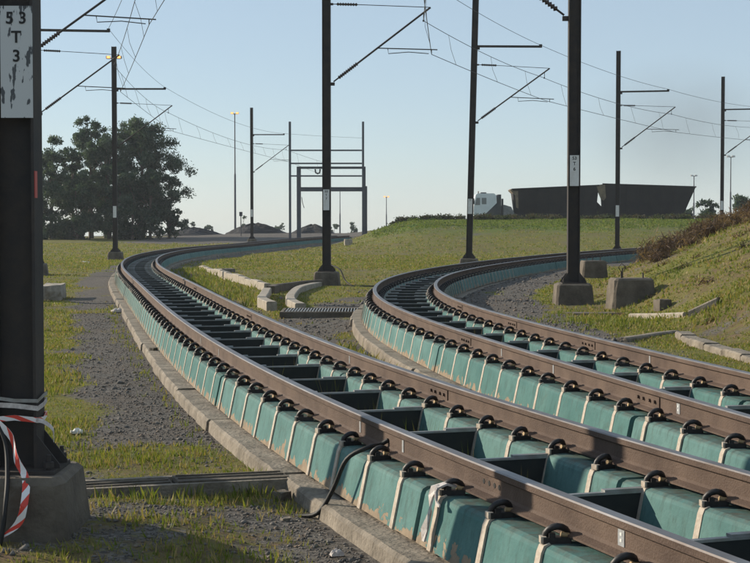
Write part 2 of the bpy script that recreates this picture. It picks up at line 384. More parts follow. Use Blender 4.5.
def ground_material():
    m = bpy.data.materials.new("gravel_and_turf"); m.use_nodes = True; nt = m.node_tree; L = nt.links; N = nt.nodes
    b = N["Principled BSDF"]; b.inputs["Roughness"].default_value = 0.95; b.inputs["Specular IOR Level"].default_value = 0.15
    geo = N.new("ShaderNodeNewGeometry"); at = N.new("ShaderNodeVertexColor"); at.layer_name = "cover"
    sep = N.new("ShaderNodeSeparateColor"); L.new(at.outputs[0], sep.inputs[0])
    def noise(scale, det=6, ro=0.65):
        n = N.new("ShaderNodeTexNoise"); n.inputs["Scale"].default_value = scale; n.inputs["Detail"].default_value = det; n.inputs["Roughness"].default_value = ro
        L.new(geo.outputs["Position"], n.inputs["Vector"]); return n.outputs[0]
    def ramp(fac, *st):
        n = N.new("ShaderNodeValToRGB"); cr = n.color_ramp
        while len(cr.elements) < len(st): cr.elements.new(0.5)
        for e, (p, c) in zip(cr.elements, st): e.position = p; e.color = (*c, 1)
        L.new(fac, n.inputs[0]); return n.outputs[0]
    def mix(f, a, b_):
        n = N.new("ShaderNodeMix"); n.data_type = 'RGBA'; L.new(f, n.inputs[0]); L.new(a, n.inputs[6]); L.new(b_, n.inputs[7]); return n.outputs[2]
    def mth(op, a, b_):
        n = N.new("ShaderNodeMath"); n.operation = op; n.use_clamp = True
        for i, q in enumerate((a, b_)):
            if isinstance(q, (int, float)): n.inputs[i].default_value = q
            else: L.new(q, n.inputs[i])
        return n.outputs[0]
    vo = N.new("ShaderNodeTexVoronoi"); vo.inputs["Scale"].default_value = 42; L.new(geo.outputs["Position"], vo.inputs["Vector"])
    vs_ = N.new("ShaderNodeSeparateColor"); L.new(vo.outputs["Color"], vs_.inputs[0])
    gravel = ramp(vs_.outputs[0], (0, (0.06, 0.055, 0.05)), (.5, (0.115, 0.107, 0.098)), (1, (0.20, 0.185, 0.165)))
    gravel = mix(ramp(noise(1.3), (.4, (0, 0, 0)), (.7, (.45, .45, .45))), gravel, ramp(noise(20), (.3, (0.09, 0.065, 0.045)), (.7, (0.19, 0.15, 0.11))))
    turf = ramp(noise(2.2, 8, .75), (.25, (0.09, 0.096, 0.022)), (.5, (0.16, 0.155, 0.04)), (.75, (0.24, 0.19, 0.078)))
    fine = ramp(noise(26, 4), (.3, (0.08, 0.088, 0.022)), (.7, (0.195, 0.185, 0.05)))
    turf = mix(ramp(noise(9), (.35, (.25, .25, .25)), (.65, (.75, .75, .75))), turf, fine)
    lushc = ramp(noise(5), (.3, (0.06, 0.11, 0.018)), (.7, (0.11, 0.165, 0.03)))
    turf = mix(sep.outputs[2], turf, lushc)
    soil = ramp(noise(6, 8), (.3, (0.09, 0.058, 0.036)), (.7, (0.20, 0.135, 0.085)))
    turf = mix(mth('MULTIPLY', sep.outputs[1], ramp(noise(7, 8, .75), (.38, (0, 0, 0)), (.6, (1, 1, 1)))), turf, soil)
    gm = mth('ADD', sep.outputs[0], 0.0)
    e = mth('MULTIPLY_ADD', noise(13, 6, .7), 0.9)
    n_ = N.new("ShaderNodeMath"); n_.operation = 'SUBTRACT'; L.new(noise(13, 6, .7), n_.inputs[0]); n_.inputs[1].default_value = .5
    n2 = N.new("ShaderNodeMath"); n2.operation = 'MULTIPLY_ADD'; L.new(n_.outputs[0], n2.inputs[0]); n2.inputs[1].default_value = 1.2; L.new(sep.outputs[0], n2.inputs[2])
    col = mix(ramp(n2.outputs[0], (.38, (0, 0, 0)), (.6, (1, 1, 1))), gravel, turf)
    L.new(col, b.inputs["Base Color"])
    bp = N.new("ShaderNodeBump"); bp.inputs["Strength"].default_value = 0.9; bp.inputs["Distance"].default_value = 0.03
    h = mth('MULTIPLY', noise(30, 5, .7), 1.0); L.new(h, bp.inputs["Height"]); L.new(bp.outputs[0], b.inputs["Normal"])
    return m
M['ground'] = ground_material()
gme = mesh_np("ground", gV, gF, M['ground'], attr=np.stack([cg, cs_, cl, np.ones_like(cg)], 1), smooth=True)
tag(link("ground", gme), kind="structure")

# ------------------------------------------------------------------ railway tracks
RAIL_PROF = [(-.0635, -.159), (-.0635, -.149), (-.02, -.138), (-.0085, -.125), (-.0085, -.052), (-.032, -.038), (-.0335, -.008), (-.028, -.001),
             (.028, -.001), (.0335, -.008), (.032, -.038), (.0085, -.052), (.0085, -.125), (.02, -.138), (.0635, -.149), (.0635, -.159)]
RAIL_PROF = [(a, b) for a, b in RAIL_PROF]
RAIL_MATS = [0] * 16; RAIL_MATS[6] = RAIL_MATS[7] = RAIL_MATS[8] = 1
BEAM_PROF = [(-.235, -.475), (-.182, -.222), (-.172, -.200), (-.148, -.187), (.148, -.187), (.172, -.200), (.182, -.222), (.235, -.475)]
PITCH = 0.622
def clip_into(mb, p, la, t, full=True):
    """p: top of the beam beside the rail foot; la points from the rail outwards; t along the rail"""
    rz = math.atan2(t.y, t.x); up = Vector((0, 0, 1)); n = 9 if full else 6
    pts = []
    for i in range(n):
        a = math.pi * i / (n - 1)
        pts.append(p + la * (.004 - math.cos(a) * .052) + up * (.024 + math.sin(a) * .052) + t * (.012 * math.cos(2 * a)))
    mb.tube(pts, .0165, 6 if full else 4, 0)
    mb.box(p + up * .014 + la * .006, (.06, .125, .028), rz, 0)
    if full:
        mb.box(p + up * .036 + la * .030 - t * .012, (.03, .028, .022), rz, 0)
        mb.tube([p + up * .034 - la * .048 - t * .008, p + up * .04 - la * .012 - t * .01], .0125, 6, 1)
        mb.box(p + up * .026 - la * .075 + t * .01, (.028, .075, .012), rz, 0)
        mb.box(p + up * .016 + la * .068, (.045, .026, .03), rz, 2)
HOOP_IN = [(.186, -.200 - .0), (.2, -.222), (.248, -.474)]
def hoop_into(mb, base, la, t):
    """strap down one sloping face of the beam; base = rail centre at rail top"""
    w = .025; up = Vector((0, 0, 1)); pr = [(.150, -.180), (.178, -.192), (.191, -.222), (.243, -.473)]
    V = []
    for a, b in pr:
        for th in (0, .012):
            for s in (-w, w):
                V.append(base + la * (a - .009 + (0 if th == 0 else .009)) + up * (b - (.010 if th == 0 else 0)) + t * s)
    F = []
    for i in range(3):
        o = i * 4; F += [(o + 2, o + 3, o + 7, o + 6), (o, o + 2, o + 6, o + 4), (o + 3, o + 1, o + 5, o + 7)]
    F += [(0, 1, 3, 2), (12, 14, 15, 13)]
    mb.add(V, F, 0)

def build_track(al, name, label, phase_l, phase_r, nclip, seed, marks):
    rnd = random.Random(seed)
    root = empty("railway_track", tuple(al.at(0)[0]))
    tag(root, label, "railway track", "slab railway tracks")
    org = root.location.copy()
    def P(mb, nm, mats): return mb.build(nm, mats, root, loc=-org)
    rails = {}
    for side in (-1, 1):
        us = list(np.arange(0, min(40, al.len), .4)) + list(np.arange(40, al.len, .9)); fr = [al.frame(u, side * .566) for u in us]
        mb = MB(); mb.sweep(fr, RAIL_PROF, 0, RAIL_MATS); rails[side] = P(mb, "rail", [M['rail'], M['railtop']])
    # concrete beams in lengths of ten clips with open joints, kerb slabs beneath
    for side, ph in ((-1, phase_l), (1, phase_r)):
        u = ph + PITCH * .42 - 10 * PITCH * math.ceil((ph) / (10 * PITCH)); L = 10 * PITCH
        while u < al.len - .2:
            a, b = max(u + .03, 0), min(u + L - .03, al.len)
            if b - a > .3:
                n = max(2, int((b - a) / .35)); us = list(np.linspace(a, b, n + 1))
                jit = rnd.uniform(-.006, .006)
                mb = MB(); mb.sweep([al.frame(q, side * .566 + jit) for q in us], BEAM_PROF, 0, uv=True, us=us); P(mb, "beam", M['teal'])
                if b < al.len - .1:
                    mb = MB(); mb.sweep([al.frame(b + .004, side * .566, -.115), al.frame(b + .056, side * .566, -.115)],
                                        [(-.21, -.359), (-.165, -.17), (.165, -.17), (.21, -.359)]); P(mb, "joint_packing", M['pack'])
            u += L
        u = rnd.uniform(-2, -1)
        while u < al.len - .2:
            ln = rnd.uniform(2.2, 3.4); a, b = max(u + .012, 0), min(u + ln - .012, al.len); u += ln
            if b - a < .4: continue
            us = np.linspace(a, b, max(2, int((b - a) / (.16 if a < 14 else .45))) + 1); dz = rnd.uniform(-.018, .004); dw = rnd.uniform(-.02, .025)
            o, i = .405 + dw, .33
            pr = [(-i, -.64), (-i, -.479), (o - .02, -.479), (o, -.50), (o + .012, -.64)]
            if side < 0: pr = [(-x, y) for x, y in reversed(pr)]
            mb = MB(); mb.sweep([al.frame(q, side * .566 + rnd.uniform(-.005, .005), dz + rnd.uniform(-.005, .003)) for q in us], pr); P(mb, "kerb_slab", M['conc'])
    # cross ties, every second clip
    k = 0; u = phase_r
    while u > 2 * PITCH: u -= 2 * PITCH
    tm = MB(); x0, x1 = -.566 + .165, .566 - .165
    tm.box(((x0 + x1) / 2, 0, -.325), (x1 - x0, .012, .25), 0, 0)
    tm.box(((x0 + x1) / 2, .022, -.206), (x1 - x0 + .03, .032, .010), 0, 1)
    tm.box(((x0 + x1) / 2, -.0065, -.205), (x1 - x0, .006, .014), 0, 1)
    tm.box((x1 - .11, .020, -.193), (.26, .045, .013), 0, 1)
    tm.box((x0 + .11, .020, -.193), (.26, .045, .013), 0, 1)
    tme = tm.mesh("tie", [M['tie'], M['galv']])
    while u < al.len - .3:
        p, t = al.at(u)
        o = link("tie", tme, root, p - org + Vector((0, 0, rnd.uniform(-.006, .006))), (0, 0, math.atan2(-t.x, t.y)))
        u += 2 * PITCH
    # clips and straps on the near (left-hand) side of both rails; nearest as single parts, the rest joined
    cm = MB(); clip_into(cm, Vector((0, 0, 0)), Vector((-1, 0, 0)), Vector((0, 1, 0))); cme = cm.mesh("clip", [M['clip'], M['pin'], M['hoop']])
    hm = MB(); hoop_into(hm, Vector((0, 0, 0)), Vector((-1, 0, 0)), Vector((0, 1, 0))); hme = hm.mesh("strap", M['hoop'])
    spots = []
    for side, ph in ((-1, phase_l), (1, phase_r)):
        u = ph - PITCH * math.floor(ph / PITCH)
        while u < al.len: spots.append((u, side)); u += PITCH
    spots.sort(); restc, resth = MB(), MB(); n = 0
    for u, side in spots:
        f, la, up = al.frame(u, side * .566); t = Vector((-la.y, la.x, 0)); rz = math.atan2(t.y, t.x) - math.pi / 2
        f0 = f - org
        if n < nclip:
            j = rnd.uniform(-.012, .012)
            link("clip", cme, root, f0 - la * .098 + up * -.187 + t * j, (0, 0, rz + rnd.uniform(-.28, .28)))
            link("strap", hme, root, f0 + t * j, (0, 0, rz)); n += 1
        else:
            clip_into(restc, f0 - la * .098 + up * -.187, -la, t, False); hoop_into(resth, f0, -la, t)
        clip_into(restc, f0 + la * .098 + up * -.187, la, t, False)
        if u < 45: hoop_into(resth, f0, la, t)
    tag(restc.build("clip", [M['clip'], M['pin'], M['hoop']], root), kind="stuff")
    tag(resth.build("strap", M['hoop'], root), kind="stuff")
    # painted tags and bolt holes on the rail webs
    for Y, side, kind in marks:
        u = al.s_of_Y(Y); f, la, up = al.frame(u, side * .566); t = Vector((-la.y, la.x, 0)); f0 = f.copy(); rz = math.atan2(t.y, t.x)      # rails keep world coordinates
        mb = MB()
        if kind == 'tag':
            mb.box(f0 - la * .0105 - up * .088, (.055, .003, .07), rz, 0)
            for dz in (-.072, -.098): mb.box(f0 - la * .0125 - up * -dz, (.016, .003, .013), rz, 1)
            mb.build("paint_mark", [M['marktag'], M['white']], rails[side])
        elif kind == 'band':
            mb.box(f0 - la * .0105 - up * .088, (.03, .003, .072), rz, 0); mb.build("paint_mark", [M['marktag']], rails[side])
        elif kind == 'bolts':
            for q in (-.10, -.04, .03, .10):
                mb = MB(); mb.tube([f0 - la * .006 - up * .088 + t * q, f0 - la * .0105 - up * .088 + t * q], .014, 8, 0); mb.build("bolt_hole", [M['black']], rails[side])
        elif kind == 'joint':
            mb.box(f0 - la * .0125 - up * .088, (.46, .008, .075), rz, 0)
            for q in (-.16, -.06, .06, .16): mb.tube([f0 - la * .014 - up * .088 + t * q, f0 - la * .032 - up * .088 + t * q], .013, 6, 0)
            mb.build("fishplate", [M['rail']], rails[side])
    return root
s8 = A1.s_of_Y
build_track(A1, "near", "nearer railway track on teal beams curving left past the tall left mast", s8(8.02), s8(7.93), 300, 1,
            [(6.45, -1, 'tag'), (7.75, -1, 'bolts'), (9.05, -1, 'band'), (9.9, -1, 'band'), (17.2, -1, 'band'), (15.6, -1, 'band'), (11.6, 1, 'joint'), (21.5, 1, 'joint'), (14.5, 1, 'band'), (31, 1, 'joint')])
build_track(A2, "far", "farther railway track on teal beams curving right behind the other track", A2.s_of_Y(10.3), A2.s_of_Y(11.0), 300, 2,
            [(10.15, -1, 'tag'), (10.7, -1, 'joint'), (12.9, -1, 'band'), (14.6, -1, 'band'), (16.1, -1, 'joint'), (18.6, 1, 'joint'), (15.4, 1, 'joint'), (13.6, 1, 'band'), (22.5, 1, 'joint')])

# ------------------------------------------------------------------ overhead line masts
def text_mesh(txt, size, ext=0.0015):
    cu = bpy.data.curves.new("lettering", 'FONT'); cu.body = txt; cu.size = size; cu.extrude = ext; cu.align_x = 'CENTER'; cu.align_y = 'CENTER'; cu.offset = size * .018
    o = bpy.data.objects.new("lettering", cu); COL.objects.link(o)
    dg = bpy.context.evaluated_depsgraph_get(); me = bpy.data.meshes.new_from_object(o.evaluated_get(dg)); bpy.data.objects.remove(o); bpy.data.curves.remove(cu)
    me.materials.clear(); me.materials.append(M['black']); return me
MW = 0.235           # mast width
FOOT = 0.43
_i = MB()
_h = MW / 2
_i.box((-_h + .008, 0, 5.3), (.016, .21, 10.6)); _i.box((_h - .008, 0, 5.3), (.016, .21, 10.6)); _i.box((0, 0, 5.3), (MW - .034, .012, 10.6))
POST = _i.mesh("post", M['steel'])
_p = MB(); _p.box((0, 0, .012), (.48, .46, .024)); PLATE = _p.mesh("base_plate", M['steel'])
_g = MB()
for yy in (0.0,):
    _g.add([(0, yy - .006, 0), (.13, yy - .006, 0), (.13, yy - .006, .02), (0, yy - .006, .19), (0, yy + .006, 0), (.13, yy + .006, 0), (.13, yy + .006, .02), (0, yy + .006, .19)],
           [(0, 1, 2, 3), (7, 6, 5, 4), (0, 4, 5, 1), (1, 5, 6, 2), (2, 6, 7, 3), (3, 7, 4, 0)])
GUS = _g.mesh("gusset", M['steel'])
_b = MB(); _b.tube([(0, 0, 0), (0, 0, .09)], .014, 6); _b.tube([(0, 0, .02), (0, 0, .05)], .03, 6); BOLT = _b.mesh("anchor_bolt", M['steel'])
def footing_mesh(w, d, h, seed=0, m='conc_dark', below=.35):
    rnd = random.Random(seed); mb = MB(); t = .9; bv = .035
    def ring(z, k): return [(-w / 2 * k, -d / 2 * k, z), (w / 2 * k, -d / 2 * k, z), (w / 2 * k, d / 2 * k, z), (-w / 2 * k, d / 2 * k, z)]
    def oct_(z, sx, sy, c): return [(-sx + c, -sy, z), (sx - c, -sy, z), (sx, -sy + c, z), (sx, sy - c, z), (sx - c, sy, z), (-sx + c, sy, z), (-sx, sy - c, z), (-sx, -sy + c, z)]
    rings = [oct_(-below, w / 2 * 1.05, d / 2 * 1.05, .05), oct_(0, w / 2, d / 2, .05), oct_(h * .5, w / 2 * (1 + t) / 2, d / 2 * (1 + t) / 2, .05), oct_(h - bv, w / 2 * t, d / 2 * t, .05), oct_(h, w / 2 * t - bv, d / 2 * t - bv, .04)]
    V = [tuple(c + rnd.uniform(-.008, .008) for c in p) for r_ in rings for p in r_]; F = []
    for i in range(len(rings) - 1):
        for k in range(8): F.append((i * 8 + k, i * 8 + (k + 1) % 8, (i + 1) * 8 + (k + 1) % 8, (i + 1) * 8 + k))
    F.append(tuple(range(32, 40))); mb.add(V, F); return mb.mesh("footing", M[m])
FOOTM = [footing_mesh(.76, .76, FOOT, s) for s in range(3)] + [footing_mesh(.69, .74, FOOT, 9)]
def insulator(a, b, n=9, r=.055):
    a, b = Vector(a), Vector(b); mb = MB(); d = (b - a)
    pts, rr = [], []
    for i in range(n * 2 + 1):
        pts.append(a + d * (i / (n * 2))); rr.append(r if i % 2 else r * .42)
    mb.tube(pts, rr, 8, 0); return mb.mesh("insulator", M['insul'])
# heights above the camera level, relative to the mast base (mast stands about 2 m below the camera, on its footing)
ZB = 2.02
Zlow, Ztop, Zbar, Zcon, Zmes, Zrod = ZB + 3.83, ZB + 6.0, ZB + 6.85, ZB + 4.66, ZB + 5.62, ZB + 6.12
REACH = 3.0
def bracket_parts(reach, flip=1):
    out = []
    d = Vector((reach - _h, 0, Ztop - Zlow)); a = Vector((_h, 0, Zlow))
    def pt(k): return a + d * k
    mb = MB(); mb.tube([pt(.26), pt(1.0)], .028, 8); out.append(("cantilever_tube", mb.mesh("cantilever_tube", M['steel'])))
    mb = MB(); mb.box((_h + .06, 0, Zlow), (.12, .07, .09)); mb.tube([pt(0.03), pt(.09)], .022, 6); out.append(("hinge", mb.mesh("hinge", M['steel'])))
    mb = MB(); mb.box((_h + .04, 0, Zrod), (.08, .06, .06)); out.append(("hinge", mb.mesh("hinge", M['steel'])))
    out.append(("insulator", insulator(pt(.08), pt(.27), 10, .062)))
    out.append(("insulator", insulator((_h + .18, 0, Zrod), (_h + .78, 0, Zrod - .02), 8, .05)))
    mb = MB(); mb.tube([(_h, 0, Zrod), (_h + .2, 0, Zrod)], .013, 5); mb.tube([(_h + .76, 0, Zrod - .02), tuple(pt(1.0))], .011, 5); out.append(("tie_rod", mb.mesh("tie_rod", M['steel'])))
    mb = MB(); p5 = pt(.47); mb.tube([p5, (reach + .2, 0, p5.z - .06)], .017, 6); mb.tube([(reach + .03, 0, p5.z - .05), (reach + .03, 0, Zcon + .01)], .012, 5)
    mb.tube([(p5.x + .3, .0, p5.z), (p5.x + .32, 0, p5.z - .16), (p5.x + .9, 0, p5.z - .12), (reach - .05, 0, Zcon + .02)], .012, 5); out.append(("register_arm", mb.mesh("register_arm", M['steel'])))
    mb = MB(); q = pt(.93); mb.tube([q, (q.x, 0, Zmes)], .012, 5); mb.box((q.x, 0, Zmes), (.05, .05, .05)); out.append(("messenger_clamp", mb.mesh("messenger_clamp", M['steel'])))
    return out
def bar_mesh():
    mb = MB(); mb.box((_h + 1.27, 0, Zbar), (2.54, .075, .085)); mb.box((_h + .05, 0, Zbar - .06), (.09, .05, .14)); mb.box((_h + 2.5, 0, Zbar + .03), (.12, .09, .12)); return mb.mesh("feeder_arm", M['steel'])
BR = bracket_parts(REACH); BAR = bar_mesh()
_s = MB(); _s.box((0, 0, 0), (.178, .006, .62)); SIGN = _s.mesh("number_plate", M['sign']); _s2 = MB(); _s2.box((0, 0, 0), (.178, .006, .6)); SIGNP = _s2.mesh("number_plate", M['white'])
MASTS = []
def mast(label, x, y, rz, txt=None, plate_z=2.15, bracket=True, bar=True, lean=0.0, foot=0, flip=False, plain=True, extra=None, zoff=0.0):
    zg = float(ground(x, y, False)) + zoff
    root = empty("overhead_line_mast", (x, y, zg), rz, lean); tag(root, label, "mast", "overhead line masts")
    link("footing", FOOTM[foot], root)
    link("post", POST, root, (0, 0, FOOT + .02)); link("base_plate", PLATE, root, (0, 0, FOOT))
    for gy in (-.1, .1):
        link("gusset", GUS, root, (_h, gy, FOOT + .024)); link("gusset", GUS, root, (-_h, gy, FOOT + .024), (0, 0, math.pi))
    for bx in (-.2, .2):
        for by in (-.17, .17): link("anchor_bolt", BOLT, root, (bx, by, FOOT + .02))
    sy = .112 if flip else -.112
    if plate_z:
        sg = link("number_plate", SIGN if plain is None else SIGNP, root, (.028 if plain is None else 0, sy, plate_z + .31), (0, 0, math.pi if flip else 0))
        if txt:
            lines = txt.split("\n")
            for i, t_ in enumerate(lines):
                o = link("lettering", text_mesh(t_, .092), sg, (0, -.0045, (.31 - .07 - i * .105)), (R(90), 0, 0))
    if bracket:
        for nm, me in BR: link(nm, me, root, (0, 0, -.24 if flip else 0))
    if bar: link("feeder_arm", BAR, root)
    MASTS.append((x, y, zg, rz))
    return root
def head(X, Y): return -math.atan(float(X(Y)[1]))       # so that local +x points square to the track
mA = mast("near dark steel mast at the left edge with a flaking plate reading 53 T 3", -2.022, 8.5, head(X1, 8.5) * .0, "5 3\nT\n3", 2.42, foot=3, plain=None, zoff=-.095)
mB2 = mast("mast hidden behind the near left mast, only its bracket showing", -8.45, 36, head(X1, 36), None, 2.2, foot=1, bar=False)
mB = mast("mast just right of the near left mast, footing on the grass", -12.28, 54.5, head(X1, 54.5), None, 2.2, foot=2)
mC = mast("mast standing before the tall gum trees, twin lamps with orange emissive faces on top", -13.5, 78, head(X1, 78) * .5, None, 2.2, foot=0)
mD = mast("small distant mast behind the far bend of the nearer track", -10.0, 122, 0.0, None, 2.2, foot=1)
mE = mast("tall mast between the two tracks in front of the dark gantry", -1.4, 43.5, head(X2, 43.5) * .3, "53\nT\n7", 2.2, foot=1)
mF = mast("slightly leaning mast standing left of the white truck cab", 3.75, 60, head(X2, 60) * .5, "T", 2.2, lean=R(1.35), foot=2)
mG = mast("dark mast right of the farther track with plate reading 53 T 6", 3.9, 29.5, math.pi + head(X2, 29.5) * .2, "53\nT\n6", 2.33, foot=0, flip=True, bar=False)
mH = mast("mast in front of the dark tipper trailers beyond the farther track", 13.0, 80.5, head(X2, 80) * .5, None, 2.2, foot=1)
mI = mast("mast at the right edge behind the brown scrub bank", 23.1, 100, head(X2, 100) * .5, None, 2.2, foot=2)
mShade = mast("unseen mast added outside the left edge to shade the rails", -3.7, 11.1, head(X1, 11), None, 0, bracket=False, bar=False, foot=1)  # added out of view, only to cast a shadow across the rails
# red warning strip on the near mast's right flange, lamps on the far one
_r = MB(); _r.box((_h + .002, -.07, 2.05), (.004, .06, .15)); _r.build("warning_strip", M['redpaint'], mA)
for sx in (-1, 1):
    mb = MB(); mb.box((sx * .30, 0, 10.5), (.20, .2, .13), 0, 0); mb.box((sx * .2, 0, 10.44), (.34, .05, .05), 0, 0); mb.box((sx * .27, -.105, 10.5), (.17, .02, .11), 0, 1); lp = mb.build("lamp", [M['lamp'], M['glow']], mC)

# ------------------------------------------------------------------ overhead wires
def catpts(a, b, sag, n=14):
    a, b = Vector(a), Vector(b); return [a.lerp(b, i / n) - Vector((0, 0, 4 * sag * (i / n) * (1 - i / n))) for i in range(n)]
def local(mroot, x, z):
    rz = mroot.rotation_euler[2]; l = mroot.location
    return Vector((l.x + math.cos(rz) * x, l.y + math.sin(rz) * x, l.z + z))
def overhead(label, sup, r=.010, lab2=None):
    """sup: list of (contact point, messenger point)"""
    root = empty("overhead_wire", tuple(sup[0][0])); tag(root, label, "wire", "overhead wires"); org = root.location.copy()
    con, mes, drops = [], [], []
    for (c0, m0), (c1, m1) in zip(sup[:-1], sup[1:]):
        L = (c1 - c0).length; con += catpts(c0, c1, .03); sag = .00045 * L * L; mes += catpts(m0, m1, min(sag, .45))
        nd = max(2, int(L / 4.5))
        for k in range(1, nd + 1):
            t = (k - .5) / nd; pm = m0.lerp(m1, t) - Vector((0, 0, 4 * min(sag, .45) * t * (1 - t))); pc = c0.lerp(c1, t) - Vector((0, 0, 4 * .03 * t * (1 - t)))
            mid = pm.lerp(pc, .5) + Vector((random.uniform(-.06, .06), random.uniform(-.06, .06), 0)); drops.append([pm, mid, pc])
    con.append(sup[-1][0]); mes.append(sup[-1][1])
    mb = MB(); mb.tube([p - org for p in con], r, 4); mb.build("contact_wire", M['wire'], root)
    mb = MB(); mb.tube([p - org for p in mes], r, 4); mb.build("messenger_wire", M['wire'], root)
    for d in drops: mb = MB(); mb.tube([p - org for p in d], r * .6, 4); mb.build("dropper", M['wire'], root)
    return root
def cm_(m): return (local(m, REACH + .03, Zcon), local(m, .93 * (REACH - _h) + _h, Zmes))
def trk(X, H, Y, dz=0): z = float(railz(H, Y)); return (Vector((float(X(Y)[0]), Y, z + 5.85 + dz)), Vector((float(X(Y)[0]), Y, z + 6.8 + dz)))
overhead("contact and messenger wires with droppers above the nearer track", [trk(X1, H1, -14), cm_(mA), cm_(mB2), cm_(mB), cm_(mC), cm_(mD), (Vector((-4.2, 129.9, CAMZ + 3.72)), Vector((-4.2, 129.9, CAMZ + 4.82)))])
overhead("contact and messenger wires with droppers above the farther track", [trk(X2, H2, 2), cm_(mG), cm_(mE), cm_(mF), cm_(mH), cm_(mI), trk(X2, H2, 125)])
def feeder(label, ms, start, end):
    pts = [start] + [local(m, _h + 2.5, Zbar + .09) for m in ms] + [end]; w = []
    for a, b in zip(pts[:-1], pts[1:]): w += catpts(a, b, min(.00035 * (b - a).length ** 2, .5))
    w.append(pts[-1]); mb = MB(); mb.tube([p - pts[0] for p in w], .009, 4)
    o = mb.build("feeder_wire", M['wire'], None, pts[0]); tag(o, label, "wire", "feeder wires")
feeder("feeder wire hung from the arm ends of the left masts", [mA, mB, mC, mD], local(mA, 2.6, Zbar) + Vector((4, -20, 0)), Vector((-1.05, 130, CAMZ + 7.0)))
feeder("feeder wire hung from the arm ends of the masts right of centre", [mE, mF, mH, mI], local(mE, 2.6, Zbar) + Vector((0.2, -32, 0.2)), local(mI, 12, Zbar) + Vector((12, 25, 0)))

# ------------------------------------------------------------------ concrete footings, drains, trough
def gz(x, y): return float(ground(x, y, False))
def bare_footing(label, x, y, w, d, h, rz, seed, bolts):
    root = empty("concrete_footing", (x, y, gz(x, y)), rz); tag(root, label, "footing", "concrete footings without masts")
    link("block", footing_mesh(w, d, h, seed, 'conc_dark'), root)
    for bx, by, bh in bolts:
        mb = MB(); mb.tube([(bx, by, h - .02), (bx, by, h + bh)], .014, 6); mb.build("anchor_bolt", M['steel'], root)
    return root
f2 = bare_footing("bare concrete footing with rusty bolts right of the 53 T 6 mast", 4.68, 27.4, .80, .7, .47, .05, 5, [(-.2, -.1, .12), (-.14, .1, .17), (.2, -.1, .08), (.24, .1, .09)])
mb = MB(); mb.tube([(-.2, -.1, .58), (-.26, -.12, .66), (-.2, -.12, .74), (-.13, -.1, .68), (-.16, -.1, .6)], .008, 5); mb.build("wire_loop", M['steel'], f2)
bare_footing("smaller bare concrete footing beyond the 53 T 6 mast", 6.62, 45.5, .78, .7, .5, .05, 6, [(-.2, 0, .1), (0, .1, .1), (.22, 0, .13)])
def block(name, label, cat, x, y, dims, rz, m, dz=0.0, seed=0, tilt=(0, 0)):
    rnd = random.Random(seed); mb = MB(); w, d, h = dims
    nx, ny_, nz = 4, 3, 3; V = {}
    import itertools
    for i, j, k in itertools.product(range(nx + 1), range(ny_ + 1), range(nz + 1)):
        if i in (0, nx) or j in (0, ny_) or k in (0, nz):
            e = sum(q in (0, n_) for q, n_ in ((i, nx), (j, ny_), (k, nz))); f = 1 - .03 * (e - 1)
            V[(i, j, k)] = len(mb.v); mb.v.append(((i / nx - .5) * w * f + rnd.uniform(-.03, .03) * w, (j / ny_ - .5) * d * f + rnd.uniform(-.03, .03) * d, k / nz * h - .05 + (rnd.uniform(-.05, .05) * h if k else 0)))
    def q(a, b, c, d_): mb.f.append((V[a], V[b], V[c], V[d_])); mb.m.append(0)
    for i in range(nx):
        for j in range(ny_): q((i, j, nz), (i + 1, j, nz), (i + 1, j + 1, nz), (i, j + 1, nz)); q((i, j, 0), (i, j + 1, 0), (i + 1, j + 1, 0), (i + 1, j, 0))
        for k in range(nz): q((i, 0, k), (i + 1, 0, k), (i + 1, 0, k + 1), (i, 0, k + 1)); q((i, ny_, k), (i, ny_, k + 1), (i + 1, ny_, k + 1), (i + 1, ny_, k))
    for j in range(ny_):
        for k in range(nz): q((0, j, k), (0, j, k + 1), (0, j + 1, k + 1), (0, j + 1, k)); q((nx, j, k), (nx, j + 1, k), (nx, j + 1, k + 1), (nx, j, k + 1))
    o = mb.build(name, M[m], None, (x, y, gz(x, y) + dz), (tilt[0], tilt[1], rz)); tag(o, label, cat); return o
block("concrete_rubble", "broken upright lump of concrete at the end of the right drain", "rubble", 4.80, 25.0, (.22, .3, .2), .2, 'conc_dark', 0, 3)
block("concrete_rubble", "low flat ledge of broken concrete in front of the bare footings", "rubble", 4.0, 26.3, (1.3, .5, .09), .1, 'conc_dark', 0, 4)
block("manhole_block", "low concrete block on the gravel inside the far bend", "block", -5.55, 56, (.55, .5, .24), .4, 'conc', 0, 5)
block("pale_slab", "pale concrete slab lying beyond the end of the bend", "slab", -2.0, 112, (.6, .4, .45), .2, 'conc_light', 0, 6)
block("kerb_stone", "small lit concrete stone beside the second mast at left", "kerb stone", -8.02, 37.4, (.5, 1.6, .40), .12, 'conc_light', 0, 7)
block("loose_stone", "pale stone lying on the kerb of the nearer track, bottom", "stone", -.55, 9.2, (.06, .05, .05), .4, 'conc', 0.02, 8)
block("loose_stone", "grey stone by the cable trough near the kerb", "stone", -.62, 9.9, (.10, .09, .08), .9, 'conc_dark', 0.03, 9)
block("loose_stone", "flat stone in the grass near the left footing", "stone", -1.35, 8.9, (.08, .07, .04), .3, 'conc_dark', 0.02, 10)
block("loose_stone", "dark stone on the kerb halfway along the nearer track", "stone", -3.05, 20.6, (.09, .09, .06), .9, 'conc_dark', 0.13, 11)

